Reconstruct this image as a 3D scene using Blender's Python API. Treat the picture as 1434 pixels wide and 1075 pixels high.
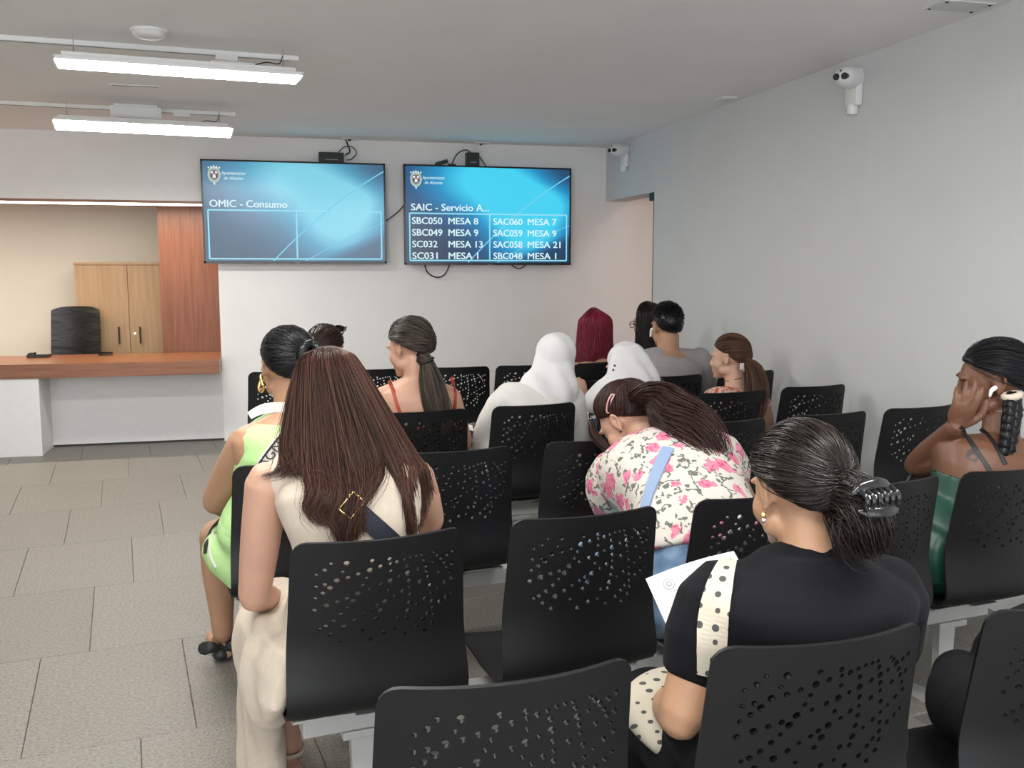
import bpy, bmesh, math, random
import numpy as np
from mathutils import Vector, Matrix, Quaternion
from mathutils.geometry import delaunay_2d_cdt
from mathutils.bvhtree import BVHTree

for o in list(bpy.data.objects):
    bpy.data.objects.remove(o)
SC = bpy.context.scene
COL = SC.collection
R = math.radians
rng = np.random.default_rng(7)
random.seed(7)

# ------------------------------------------------------------------ camera
F_PX, YAW, PITCH, CAM_H = 1330.0, 14.0, 6.95, 1.5
cam_d = bpy.data.cameras.new('camera')
cam_d.sensor_width = 36.0
cam_d.lens = 36.0 * F_PX / 1434.0
cam_d.clip_start = 0.05
cam = bpy.data.objects.new('camera', cam_d)
COL.objects.link(cam)
cam.location = (0, 0, CAM_H)
cam.rotation_euler = (R(90 - PITCH), 0, R(-YAW))
SC.camera = cam

# ------------------------------------------------------------------ world, exposure
world = bpy.data.worlds.new('daylight')
SC.world = world
world.use_nodes = True
bg = world.node_tree.nodes['Background']
bg.inputs[0].default_value = (0.93, 0.97, 1.0, 1)
bg.inputs[1].default_value = 3.6
SC.view_settings.view_transform = 'Standard'
SC.view_settings.look = 'None'
SC.view_settings.gamma = 1.0
SC.view_settings.use_curve_mapping = False
SC.view_settings.exposure = 0.0
LAMP_E = 52.0        # linear lamps
LED_E = 14.0         # cove strip above the counter

CEIL = 2.61
WALL_Y = 8.56
WALL_X = 3.04

def P(u, v, y):
    """photo measurement (column, row) at depth y -> a point of the room"""
    t, p = R(YAW), R(PITCH)
    fwd = np.array([math.sin(t) * math.cos(p), math.cos(t) * math.cos(p), -math.sin(p)])
    rt = np.array([math.cos(t), -math.sin(t), 0.0])
    up = np.cross(rt, fwd)
    r = fwd + rt * (u - 717) / F_PX - up * (v - 537.5) / F_PX
    return np.array([0, 0, CAM_H]) + r * (y / r[1])

# ------------------------------------------------------------------ materials
def new_mat(name):
    m = bpy.data.materials.new(name)
    m.use_nodes = True
    nt = m.node_tree
    return m, nt, nt.nodes, nt.links, nt.nodes['Principled BSDF']

def mat(name, col, rough=0.5, metal=0.0, noise=0.0, nscale=20.0, bump=0.0, bscale=60.0, stretch=None, sss=0.0, spec=0.5, var=0.0, emit=None, es=0.0, sheen=0.0, coat=0.0):
    m, nt, N, L, b = new_mat(name)
    c = (*col, 1)
    b.inputs['Base Color'].default_value = c
    b.inputs['Roughness'].default_value = rough
    b.inputs['Metallic'].default_value = metal
    b.inputs['Specular IOR Level'].default_value = spec
    if sheen: b.inputs['Sheen Weight'].default_value = sheen
    if coat:
        b.inputs['Coat Weight'].default_value = coat
        b.inputs['Coat Roughness'].default_value = 0.1
    if sss:
        b.inputs['Subsurface Weight'].default_value = sss
        b.inputs['Subsurface Radius'].default_value = (0.012, 0.005, 0.003)
    if emit:
        b.inputs['Emission Color'].default_value = (*emit, 1)
        b.inputs['Emission Strength'].default_value = es
    tc = N.new('ShaderNodeTexCoord')
    mp = N.new('ShaderNodeMapping')
    if stretch: mp.inputs['Scale'].default_value = stretch
    L.new(tc.outputs['Object'], mp.inputs['Vector'])
    if noise or var:
        mix = N.new('ShaderNodeMix'); mix.data_type = 'RGBA'; mix.blend_type = 'MULTIPLY'
        mix.inputs[0].default_value = 1.0
        mix.inputs[6].default_value = c
        nz = N.new('ShaderNodeTexNoise'); nz.inputs['Scale'].default_value = nscale
        nz.inputs['Detail'].default_value = 5
        L.new(mp.outputs['Vector'], nz.inputs['Vector'])
        mr = N.new('ShaderNodeMapRange')
        mr.inputs[1].default_value = 0.25; mr.inputs[2].default_value = 0.75
        mr.inputs[3].default_value = 1 - noise; mr.inputs[4].default_value = 1 + noise
        L.new(nz.outputs['Fac'], mr.inputs[0])
        src = mr.outputs[0]
        if var:
            oi = N.new('ShaderNodeObjectInfo')
            mr2 = N.new('ShaderNodeMapRange')
            mr2.inputs[3].default_value = 1 - var; mr2.inputs[4].default_value = 1 + var
            L.new(oi.outputs['Random'], mr2.inputs[0])
            ml = N.new('ShaderNodeMath'); ml.operation = 'MULTIPLY'
            L.new(src, ml.inputs[0]); L.new(mr2.outputs[0], ml.inputs[1])
            src = ml.outputs[0]
        cb = N.new('ShaderNodeCombineColor')
        for i in range(3): L.new(src, cb.inputs[i])
        L.new(cb.outputs[0], mix.inputs[7])
        L.new(mix.outputs[2], b.inputs['Base Color'])
    if bump:
        nb = N.new('ShaderNodeTexNoise'); nb.inputs['Scale'].default_value = bscale
        nb.inputs['Detail'].default_value = 4
        L.new(mp.outputs['Vector'], nb.inputs['Vector'])
        bp = N.new('ShaderNodeBump'); bp.inputs['Strength'].default_value = bump
        bp.inputs['Distance'].default_value = 0.01
        L.new(nb.outputs['Fac'], bp.inputs['Height'])
        L.new(bp.outputs[0], b.inputs['Normal'])
    return m

def ramp_mat(name, stops, scale, stretch, rough=0.4, detail=6, bump=0.0, kind='noise', spec=0.5):
    """colour from a stretched noise: wood grain, marbled cloth"""
    m, nt, N, L, b = new_mat(name)
    tc = N.new('ShaderNodeTexCoord'); mp = N.new('ShaderNodeMapping')
    mp.inputs['Scale'].default_value = stretch
    L.new(tc.outputs['Object'], mp.inputs['Vector'])
    nz = N.new('ShaderNodeTexNoise'); nz.inputs['Scale'].default_value = scale; nz.inputs['Detail'].default_value = detail
    L.new(mp.outputs['Vector'], nz.inputs['Vector'])
    cr = N.new('ShaderNodeValToRGB')
    el = cr.color_ramp.elements
    while len(el) < len(stops): el.new(0.5)
    for e, (p, c) in zip(el, stops):
        e.position = p; e.color = (*c, 1)
    L.new(nz.outputs['Fac'], cr.inputs[0]); L.new(cr.outputs[0], b.inputs['Base Color'])
    b.inputs['Roughness'].default_value = rough
    b.inputs['Specular IOR Level'].default_value = spec
    if bump:
        bp = N.new('ShaderNodeBump'); bp.inputs['Strength'].default_value = bump; bp.inputs['Distance'].default_value = 0.005
        L.new(nz.outputs['Fac'], bp.inputs['Height']); L.new(bp.outputs[0], b.inputs['Normal'])
    return m

def hair_mat(name, dark, light, rough=0.38):
    m, nt, N, L, b = new_mat(name)
    at = N.new('ShaderNodeAttribute'); at.attribute_name = 'tint'
    mx = N.new('ShaderNodeMix'); mx.data_type = 'RGBA'
    mx.inputs[6].default_value = (*dark, 1); mx.inputs[7].default_value = (*light, 1)
    L.new(at.outputs['Fac'], mx.inputs[0]); L.new(mx.outputs[2], b.inputs['Base Color'])
    b.inputs['Roughness'].default_value = rough
    b.inputs['Specular IOR Level'].default_value = 0.28
    return m

def floral_mat(name, base, petals, leaf, scale=22.0, amount=0.30):
    m, nt, N, L, b = new_mat(name)
    tc = N.new('ShaderNodeTexCoord')
    nz = N.new('ShaderNodeTexNoise'); nz.inputs['Scale'].default_value = 42
    L.new(tc.outputs['Object'], nz.inputs['Vector'])
    add = N.new('ShaderNodeVectorMath'); add.operation = 'MULTIPLY_ADD'
    add.inputs[1].default_value = (0.034, 0.034, 0.034)
    L.new(nz.outputs['Color'], add.inputs[0]); L.new(tc.outputs['Object'], add.inputs[2])
    def vor(sc, feat='F1'):
        v = N.new('ShaderNodeTexVoronoi'); v.inputs['Scale'].default_value = sc; v.feature = feat
        L.new(add.outputs[0], v.inputs['Vector']); return v
    v1 = vor(scale); v2 = vor(scale * 2.1); v3 = vor(scale * 4.2)
    def less(sock, val):
        n = N.new('ShaderNodeMath'); n.operation = 'LESS_THAN'; n.inputs[1].default_value = val
        L.new(sock, n.inputs[0]); return n.outputs[0]
    def mul(a, c):
        n = N.new('ShaderNodeMath'); n.operation = 'MULTIPLY'; L.new(a, n.inputs[0]); L.new(c, n.inputs[1]); return n.outputs[0]
    sx = N.new('ShaderNodeSeparateColor'); L.new(v1.outputs['Color'], sx.inputs[0])
    sx2 = N.new('ShaderNodeSeparateColor'); L.new(v2.outputs['Color'], sx2.inputs[0])
    rose = mul(less(v1.outputs['Distance'], amount), less(sx.outputs[0], 0.74))
    lf = mul(less(v2.outputs['Distance'], amount * 0.60), less(sx2.outputs[0], 0.8))
    cr = N.new('ShaderNodeValToRGB'); el = cr.color_ramp.elements
    el[0].position = 0.0; el[0].color = (*petals[0], 1); el[1].position = 0.6; el[1].color = (*petals[1], 1)
    L.new(v3.outputs['Distance'], cr.inputs[0])
    ve = N.new('ShaderNodeTexVoronoi'); ve.inputs['Scale'].default_value = scale * 1.3; ve.feature = 'DISTANCE_TO_EDGE'
    L.new(add.outputs[0], ve.inputs['Vector'])
    gate = N.new('ShaderNodeTexNoise'); gate.inputs['Scale'].default_value = scale * 1.6; L.new(tc.outputs['Object'], gate.inputs['Vector'])
    gt = N.new('ShaderNodeMath'); gt.operation = 'GREATER_THAN'; gt.inputs[1].default_value = 0.52; L.new(gate.outputs['Fac'], gt.inputs[0])
    sprig = mul(less(ve.outputs['Distance'], 0.055), gt.outputs[0])
    mxm = N.new('ShaderNodeMath'); mxm.operation = 'MAXIMUM'; L.new(lf, mxm.inputs[0]); L.new(sprig, mxm.inputs[1]); lf = mxm.outputs[0]
    m1 = N.new('ShaderNodeMix'); m1.data_type = 'RGBA'; m1.inputs[6].default_value = (*base, 1); m1.inputs[7].default_value = (*leaf, 1)
    L.new(lf, m1.inputs[0])
    m2 = N.new('ShaderNodeMix'); m2.data_type = 'RGBA'
    L.new(m1.outputs[2], m2.inputs[6]); L.new(cr.outputs[0], m2.inputs[7]); L.new(rose, m2.inputs[0])
    L.new(m2.outputs[2], b.inputs['Base Color'])
    b.inputs['Roughness'].default_value = 0.85
    b.inputs['Specular IOR Level'].default_value = 0.2
    nb = N.new('ShaderNodeTexNoise'); nb.inputs['Scale'].default_value = 14
    L.new(tc.outputs['Object'], nb.inputs['Vector'])
    bp = N.new('ShaderNodeBump'); bp.inputs['Strength'].default_value = 0.5; bp.inputs['Distance'].default_value = 0.02
    L.new(nb.outputs['Fac'], bp.inputs['Height']); L.new(bp.outputs[0], b.inputs['Normal'])
    return m

def dots_mat(name, base, dot, scale=26.0, rad=0.3):
    m, nt, N, L, b = new_mat(name)
    tc = N.new('ShaderNodeTexCoord')
    v = N.new('ShaderNodeTexVoronoi'); v.inputs['Scale'].default_value = scale; v.inputs['Randomness'].default_value = 0.25
    L.new(tc.outputs['UV'], v.inputs['Vector'])
    n = N.new('ShaderNodeMath'); n.operation = 'LESS_THAN'; n.inputs[1].default_value = rad
    L.new(v.outputs['Distance'], n.inputs[0])
    mx = N.new('ShaderNodeMix'); mx.data_type = 'RGBA'; mx.inputs[6].default_value = (*base, 1); mx.inputs[7].default_value = (*dot, 1)
    L.new(n.outputs[0], mx.inputs[0]); L.new(mx.outputs[2], b.inputs['Base Color'])
    b.inputs['Roughness'].default_value = 0.85
    return m

def srgb(r, g, b):
    f = lambda c: ((c / 255 + 0.055) / 1.055) ** 2.4 if c > 10 else c / 255 / 12.92
    return (f(r), f(g), f(b))

M = {}
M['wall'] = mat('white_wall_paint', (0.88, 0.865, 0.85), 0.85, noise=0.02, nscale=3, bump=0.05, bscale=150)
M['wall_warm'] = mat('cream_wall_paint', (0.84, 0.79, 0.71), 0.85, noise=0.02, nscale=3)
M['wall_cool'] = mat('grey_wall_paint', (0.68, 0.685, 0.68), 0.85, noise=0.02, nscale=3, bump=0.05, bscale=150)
M['bounce_tint'] = mat('warm_bounce_tint', (0.62, 0.33, 0.24), 0.85)  # invented colour, picked to bounce pinkish light onto the wall beyond the doorway
M['ceil'] = mat('ceiling_paint', (0.90, 0.89, 0.88), 0.9, noise=0.02, nscale=2)
M['white'] = mat('white_lacquer', (0.78, 0.78, 0.77), 0.45, noise=0.02)
M['plastic_white'] = mat('white_plastic', (0.8, 0.8, 0.79), 0.4)
M['tile'] = mat('bush_hammered_stone', (0.205, 0.190, 0.165), 0.40, noise=0.42, nscale=85, bump=0.45, bscale=150, var=0.05)
M['grout'] = mat('grout', (0.13, 0.122, 0.11), 0.9)
M['black_shell'] = mat('black_polypropylene', (0.0050, 0.0050, 0.0056), 0.46, bump=0.12, bscale=900, spec=0.34)
M['grey_metal'] = mat('light_grey_steel', (0.46, 0.46, 0.45), 0.4, metal=0.15, noise=0.03)
M['black'] = mat('matt_black', (0.012, 0.012, 0.013), 0.5)
M['black_gloss'] = mat('gloss_black', (0.01, 0.01, 0.011), 0.18)
M['cherry'] = ramp_mat('cherry_wood', [(0.25, (0.12, 0.038, 0.015)), (0.5, (0.18, 0.060, 0.024)), (0.75, (0.23, 0.083, 0.035))], 3.0, (22, 22, 0.8), 0.38)
M['cherry_h'] = ramp_mat('cherry_wood_lengthwise', [(0.25, (0.18, 0.064, 0.028)), (0.5, (0.255, 0.097, 0.043)), (0.75, (0.31, 0.13, 0.06))], 3.0, (0.8, 22, 22), 0.3)
M['beech'] = ramp_mat('beech_veneer', [(0.25, (0.33, 0.20, 0.105)), (0.5, (0.39, 0.25, 0.135)), (0.75, (0.44, 0.29, 0.165))], 2.5, (16, 16, 0.7), 0.45)
M['mesh_black'] = mat('black_leatherette', (0.005, 0.0045, 0.0045), 0.33, bump=0.9, bscale=9, stretch=(0.7, 1, 1.6))
M['gold'] = mat('gold', (0.83, 0.58, 0.22), 0.25, metal=1)
M['silver'] = mat('silver', (0.75, 0.74, 0.72), 0.25, metal=1)
M['lamp_on'] = mat('lit_diffuser', (1, 1, 1), 0.5, emit=(1.0, 0.985, 0.95), es=LAMP_E)
M['led_on'] = mat('lit_led_strip', (1, 1, 1), 0.5, emit=(1.0, 0.90, 0.74), es=LED_E)
M['paper'] = mat('paper', (0.57, 0.57, 0.565), 0.8)
M['ink'] = mat('grey_ink', (0.32, 0.33, 0.35), 0.8)
M['dark_trim'] = mat('dark_door_edge', (0.03, 0.025, 0.022), 0.5)

# ------------------------------------------------------------------ mesh helpers
def link(name, me, parent=None, loc=None):
    o = bpy.data.objects.new(name, me)
    COL.objects.link(o)
    if parent is not None: o.parent = parent
    if loc is not None: o.location = loc
    return o

def tag(o, label=None, cat=None, group=None, kind=None):
    if label: o['label'] = label
    if cat: o['category'] = cat
    if group: o['group'] = group
    if kind: o['kind'] = kind
    return o

def empty(name, loc=(0, 0, 0), rz=0.0):
    o = bpy.data.objects.new(name, None)
    COL.objects.link(o)
    o.location = loc
    o.rotation_euler = (0, 0, rz)
    o.empty_display_size = 0.1
    return o

def mesh_from(name, V, Fq, mats, smooth=True):
    me = bpy.data.meshes.new(name)
    me.from_pydata([tuple(map(float, v)) for v in V], [], [tuple(map(int, f)) for f in Fq])
    if not isinstance(mats, (list, tuple)): mats = [mats]
    for m in mats: me.materials.append(m)
    if smooth: me.polygons.foreach_set('use_smooth', [True] * len(me.polygons))
    me.update()
    return me

def quads_mesh(name, V, Q, m, tint=None):
    """fast: V (n,3), Q (k,4)"""
    V = np.asarray(V, np.float32); Q = np.asarray(Q, np.int32)
    me = bpy.data.meshes.new(name)
    me.vertices.add(len(V)); me.vertices.foreach_set('co', V.ravel())
    me.loops.add(Q.size); me.loops.foreach_set('vertex_index', Q.ravel())
    me.polygons.add(len(Q))
    me.polygons.foreach_set('loop_start', np.arange(0, Q.size, 4, dtype=np.int32))
    me.polygons.foreach_set('use_smooth', np.ones(len(Q), bool))
    me.update(calc_edges=True)
    me.materials.append(m)
    if tint is not None:
        a = me.attributes.new('tint', 'FLOAT', 'POINT'); a.data.foreach_set('value', np.asarray(tint, np.float32))
    me.validate()
    return me

class MB:
    """collects simple solids into one mesh"""
    def __init__(s): s.bm = bmesh.new()
    def box(s, lo, hi, bev=0.0):
        lo = Vector(lo); hi = Vector(hi)
        r = bmesh.ops.create_cube(s.bm, size=1.0)
        c = (lo + hi) / 2; d = hi - lo
        for v in r['verts']: v.co = Vector((v.co.x * d.x, v.co.y * d.y, v.co.z * d.z)) + c
        if bev:
            es = list({e for v in r['verts'] for e in v.link_edges})
            bmesh.ops.bevel(s.bm, geom=es, offset=bev, segments=2, affect='EDGES', profile=0.6)
        return s
    def cyl(s, p0, p1, r0, r1=None, n=16):
        r1 = r0 if r1 is None else r1
        p0 = Vector(p0); p1 = Vector(p1)
        d = p1 - p0
        q = d.to_track_quat('Z', 'Y').to_matrix().to_4x4()
        m = Matrix.Translation((p0 + p1) / 2) @ q
        bmesh.ops.create_cone(s.bm, cap_ends=True, segments=n, radius1=r0, radius2=r1, depth=d.length, matrix=m)
        return s
    def prism(s, pts, axis, a, b):
        """polygon pts (2D) extruded along axis 0/1/2 from a to b"""
        def mk(p, t):
            c = [0, 0, 0]; k = [i for i in range(3) if i != axis]
            c[k[0]], c[k[1]] = p; c[axis] = t
            return s.bm.verts.new(c)
        A = [mk(p, a) for p in pts]; B = [mk(p, b) for p in pts]
        n = len(pts)
        s.bm.faces.new(A); s.bm.faces.new(B[::-1])
        for i in range(n): s.bm.faces.new((A[i], B[i], B[(i + 1) % n], A[(i + 1) % n]))
        return s
    def build(s, name, m, parent=None, loc=None, smooth=False, rot=None, auto=True):
        bmesh.ops.recalc_face_normals(s.bm, faces=s.bm.faces[:])
        me = bpy.data.meshes.new(name)
        s.bm.to_mesh(me); s.bm.free()
        me.materials.append(m)
        if smooth:
            me.polygons.foreach_set('use_smooth', [True] * len(me.polygons))
            if auto and hasattr(me, 'set_sharp_from_angle'): me.set_sharp_from_angle(angle=R(40))
        o = link(name, me, parent, loc)
        if rot: o.rotation_euler = rot
        return o

def catmull(pts, sub):
    pts = np.asarray(pts, float)
    if sub <= 1 or len(pts) < 2: return pts
    ext = np.vstack([2 * pts[0] - pts[1], pts, 2 * pts[-1] - pts[-2]])
    out = []
    for i in range(1, len(ext) - 2):
        p0, p1, p2, p3 = ext[i - 1:i + 3]
        for t in np.linspace(0, 1, sub, endpoint=False):
            out.append(0.5 * ((2 * p1) + (-p0 + p2) * t + (2 * p0 - 5 * p1 + 4 * p2 - p3) * t * t + (-p0 + 3 * p1 - 3 * p2 + p3) * t ** 3))
    out.append(ext[-2])
    return np.array(out)

def unit(v):
    v = np.asarray(v, float)
    return v / (np.linalg.norm(v) + 1e-12)

def tube_mesh(pts, rad, n=8, sub=4, flat=1.0, caps=True, ref=None):
    """rounded tube -> V, F"""
    pts = np.asarray(pts, float)
    rad = np.full(len(pts), rad, float) if np.isscalar(rad) else np.asarray(rad, float)
    both = catmull(np.hstack([pts, rad[:, None]]), sub)
    C, r = both[:, :3], np.maximum(both[:, 3], 1e-4)
    T = np.gradient(C, axis=0)
    T /= np.linalg.norm(T, axis=1)[:, None] + 1e-12
    if caps:
        a0 = [(C[0] - T[0] * r[0] * k, r[0] * s) for k, s in ((0.97, 0.22), (0.72, 0.7))]
        a1 = [(C[-1] + T[-1] * r[-1] * k, r[-1] * s) for k, s in ((0.72, 0.7), (0.97, 0.22))]
        C = np.vstack([[a[0] for a in a0], C, [a[0] for a in a1]])
        r = np.concatenate([[a[1] for a in a0], r, [a[1] for a in a1]])
        T = np.vstack([T[:1], T[:1], T, T[-1:], T[-1:]])
    x = np.array(ref if ref is not None else ((1, 0, 0) if abs(T[0][0]) < 0.8 else (0, 1, 0)), float)
    V = []
    for c, t, q in zip(C, T, r):
        x = unit(x - t * (x @ t)); y = np.cross(t, x)
        for a in np.linspace(0, 2 * math.pi, n, endpoint=False):
            V.append(c + x * math.cos(a) * q + y * math.sin(a) * q * flat)
    F = []
    m = len(C)
    for i in range(m - 1):
        for j in range(n):
            F.append((i * n + j, i * n + (j + 1) % n, (i + 1) * n + (j + 1) % n, (i + 1) * n + j))
    F.append(tuple(range(n))[::-1]); F.append(tuple((m - 1) * n + j for j in range(n)))
    return V, F

def wloc(o):
    c = np.zeros(3)
    while o is not None:
        c += np.array(o.location); o = o.parent
    return c

def add_tube(name, pts, rad, m, parent=None, n=8, sub=4, flat=1.0, ref=None):
    V, F = tube_mesh(pts, rad, n, sub, flat, ref=ref)
    off = wloc(parent)
    return link(name, mesh_from(name, np.array(V) - off, F, m), parent)

# ================================================================== SETTING
def struct(name, lo, hi, m, parent=None, bev=0.0):
    o = MB().box(lo, hi, bev).build(name, m, parent)
    if parent is None: o['kind'] = 'structure'
    return o

BACK_Y = 10.3
# floor: a grout bed with separate stone slabs laid in a third bond, turned like the seating
floor = struct('floor', (-5.2, -1.9, -0.10), (5.2, BACK_Y + 0.1, -0.007), M['grout'])
ta = R(8.3)
e1 = np.array([math.cos(ta), math.sin(ta)]); e2 = np.array([-math.sin(ta), math.cos(ta)])
TW, TL = 0.517, 0.823
o0 = np.array([-0.80, 3.05])
def bev_tile(w, l):
    b = MB(); b.box((-w / 2, -l / 2, -0.03), (w / 2, l / 2, 0.0))
    top = [e for e in b.bm.edges if all(v.co.z > -0.001 for v in e.verts)]
    bmesh.ops.bevel(b.bm, geom=top, offset=0.0018, segments=1, affect='EDGES')
    bmesh.ops.recalc_face_normals(b.bm, faces=b.bm.faces[:])
    me = bpy.data.meshes.new('floor_tile'); b.bm.to_mesh(me); b.bm.free(); me.materials.append(M['tile'])
    return me
tile_me = bev_tile(TW - 0.002, TL - 0.002)
for j in range(-4, 9):
    for i in range(-9, 13):
        c = o0 + e1 * ((i + 0.5) * TW + j * TW / 3) + e2 * ((j + 0.5) * TL)
        # keep the slabs the photograph can see
        vx = c[0] / max(c[1], 0.3)
        if c[1] < 0.6 or c[1] > 8.75 or not (-0.42 < vx < 0.95) or c[0] < -2.7 or c[0] > 3.35: continue
        t = link('floor_tile', tile_me, floor, (c[0], c[1], 0.0)); t.rotation_euler = (0, 0, ta)

struct('ceiling', (-5.2, -1.9, CEIL), (5.2, WALL_Y + 0.16, CEIL + 0.12), M['ceil'])
struct('wall_back', (-0.46, WALL_Y, -0.05), (5.2, WALL_Y + 0.16, CEIL), M['wall'])
struct('wall_above_counter', (-5.2, WALL_Y, 2.062), (-0.46, WALL_Y + 0.16, CEIL), M['wall'])
DY0 = 7.38                              # the doorway at the end of the right wall
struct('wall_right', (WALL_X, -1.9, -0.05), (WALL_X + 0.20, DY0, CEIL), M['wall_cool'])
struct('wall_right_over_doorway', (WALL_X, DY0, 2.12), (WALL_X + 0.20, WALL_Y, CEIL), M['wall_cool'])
struct('wall_passage', (4.3, 3.0, -0.05), (4.5, WALL_Y, CEIL), M['bounce_tint'])  # unseen from the camera; its tint warms the back wall by bounce
struct('trim_1', (WALL_X + 0.002, DY0 - 0.001, 0.0), (WALL_X + 0.205, DY0 + 0.022, 2.122), M['dark_trim'])
struct('wall_left', (-5.2, -1.9, -0.05), (-5.0, BACK_Y, CEIL), M['wall'])
struct('wall_office_back', (-5.2, BACK_Y, -0.05), (5.0, BACK_Y + 0.12, CEIL), M['wall_warm'])
struct('ceiling_office', (-5.2, WALL_Y + 0.16, 2.40), (0.2, BACK_Y + 0.1, 2.52), M['wall_warm'])
struct('wall_office_right', (-0.30, WALL_Y + 0.16, -0.05), (-0.15, BACK_Y, CEIL), M['wall_warm'])
struct('trim_2', (-5.0, WALL_Y + 0.003, 2.040), (-0.46, WALL_Y + 0.56, 2.062), M['cherry_h'])        # timber soffit over the counter
led = struct('trim_3', (-5.0, WALL_Y + 0.05, 2.026), (-0.47, WALL_Y + 0.075, 2.040), M['led_on'])    # cove strip
wp = struct('wall_timber_panel', (-0.99, 9.08, 0.70), (-0.30, 9.11, 2.04), M['cherry'])

def area(name, loc, sx, sy, power, col=(1, 1, 1), rot=(0, 0, 0)):
    d = bpy.data.lights.new(name, 'AREA'); d.shape = 'RECTANGLE'; d.size = sx; d.size_y = sy
    d.energy = power; d.color = col
    o = bpy.data.objects.new(name, d); COL.objects.link(o); o.location = loc; o.rotation_euler = rot
    return o
area('passage_fill', (3.75, 6.6, 2.55), 0.5, 0.5, 16, (1.0, 0.86, 0.76))  # added unseen fill light, warms the wall beyond the doorway
area('cove_light', (-2.6, WALL_Y + 0.12, 2.02), 4.2, 0.06, 60, (1.0, 0.88, 0.70))

# counter
ct = empty('reception_counter', (-1.9, 8.6, 0))
tag(ct, 'long reception counter with cherry wood worktop on white base', 'counter')
def cbox(name, lo, hi, m, parent, root, bev=0.0):
    o = np.array(wloc(root))
    return MB().box(np.array(lo) - o, np.array(hi) - o, bev).build(name, m, parent)
cbox('worktop', (-4.995, 8.20, 0.628), (-0.4605, 9.06, 0.742), M['cherry_h'], ct, ct, 0.002)
cbox('pedestal', (-4.995, 8.21, 0.0), (-1.845, 8.62, 0.627), M['white'], ct, ct, 0.003)
cbox('modesty_panel', (-1.845, 8.60, 0.018), (-0.4605, 8.63, 0.627), M['white'], ct, ct)
cbox('plinth', (-1.845, 8.605, 0.0), (-0.4605, 8.63, 0.018), M['dark_trim'], ct, ct)

# storage cabinet behind the counter
cb = empty('storage_cabinet', (-1.35, 9.95, 0))
tag(cb, 'pale beech two-door storage cabinet behind the reception counter', 'cabinet')
cx0, cx1, cy0, cy1, cz = -1.815, -0.885, 9.70, 10.12, 1.553
cbox('body', (cx0, cy0 + 0.02, 0.0), (cx1, cy1, cz - 0.022), M['beech'], cb, cb)
cbox('top', (cx0 - 0.004, cy0 - 0.006, cz - 0.022), (cx1 + 0.004, cy1, cz), M['beech'], cb, cb, 0.002)
cxm = (cx0 + cx1) / 2
for a, b_, hx in ((cx0 + 0.003, cxm - 0.0025, cxm - 0.095), (cxm + 0.0025, cx1 - 0.003, cxm + 0.095)):
    d = cbox('door', (a, cy0, 0.08), (b_, cy0 + 0.02, cz - 0.026), M['beech'], cb, cb, 0.001)
    h = MB()
    o = wloc(cb)
    for z in (0.80, 0.93): h.cyl(np.array((hx, cy0, z)) - o, np.array((hx, cy0 - 0.028, z)) - o, 0.006)
    h.cyl(np.array((hx, cy0 - 0.028, 0.785)) - o, np.array((hx, cy0 - 0.028, 0.945)) - o, 0.008)
    h.build('handle', M['dark_trim'], d, smooth=True)
MB().cyl((cxm + 0.045 + 1.35, cy0 - 9.95, 0.88), (cxm + 0.045 + 1.35, cy0 - 9.95 - 0.008, 0.88), 0.012).build('lock', M['silver'], cb, smooth=True)

# office chair behind the counter
oc = empty('office_chair', (-1.835, 9.36, 0), R(172)); oc.scale = (1.12, 1.0, 1.0)
tag(oc, 'black high-back leatherette office chair behind the reception counter', 'chair')
def office_back():
    bm = bmesh.new(); nx, nz = 12, 16
    rows = []
    for k in range(nz + 1):
        t = k / nz; z = 0.56 + 0.585 * t
        w = 0.205 * (1 - 0.06 * t) ; row = []
        for i in range(nx + 1):
            s = i / nx * 2 - 1
            cr = (1 - abs(s) ** 6) ; top = -0.035 * max(0, t - 0.9) / 0.1 * abs(s) ** 4
            y = -0.23 - 0.05 * t + 0.05 * s * s
            row.append((s * w, y, z + top))
        rows.append(row)
    Fv = [bm.verts.new(p) for r_ in rows for p in r_]
    Bv = [bm.verts.new((p[0] * 0.985, p[1] - 0.055 * (1 - abs(p[0] / 0.22) ** 4), p[2])) for r_ in rows for p in r_]
    n = nx + 1
    for k in range(nz):
        for i in range(nx):
            a = k * n + i
            bm.faces.new((Fv[a], Fv[a + 1], Fv[a + n + 1], Fv[a + n])); bm.faces.new((Bv[a + n], Bv[a + n + 1], Bv[a + 1], Bv[a]))
    for i in range(nx):
        bm.faces.new((Fv[i + 1], Fv[i], Bv[i], Bv[i + 1])); a = nz * n + i; bm.faces.new((Fv[a], Fv[a + 1], Bv[a + 1], Bv[a]))
    for k in range(nz):
        a = k * n; bm.faces.new((Fv[a], Fv[a + n], Bv[a + n], Bv[a])); a = k * n + nx; bm.faces.new((Fv[a + n], Fv[a], Bv[a], Bv[a + n]))
    b = MB(); b.bm.free(); b.bm = bm
    return b
office_back().build('backrest', M['mesh_black'], oc, smooth=True)
MB().box((-0.24, -0.22, 0.44), (0.24, 0.26, 0.54), 0.035).build('seat', M['mesh_black'], oc, smooth=True)
MB().cyl((0, 0, 0.09), (0, 0, 0.44), 0.028).build('gas_column', M['black'], oc, smooth=True)
for k in range(5):
    a = k * 2 * math.pi / 5
    leg = MB().cyl((0, 0, 0.10), (0.27 * math.cos(a), 0.27 * math.sin(a), 0.07), 0.024, 0.016, 10).build('leg', M['black'], oc, smooth=True)
    MB().cyl((0.27 * math.cos(a), 0.27 * math.sin(a) - 0.015, 0.028), (0.27 * math.cos(a), 0.27 * math.sin(a) + 0.015, 0.028), 0.028, None, 14).build('caster', M['black_gloss'], leg, smooth=True)
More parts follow.
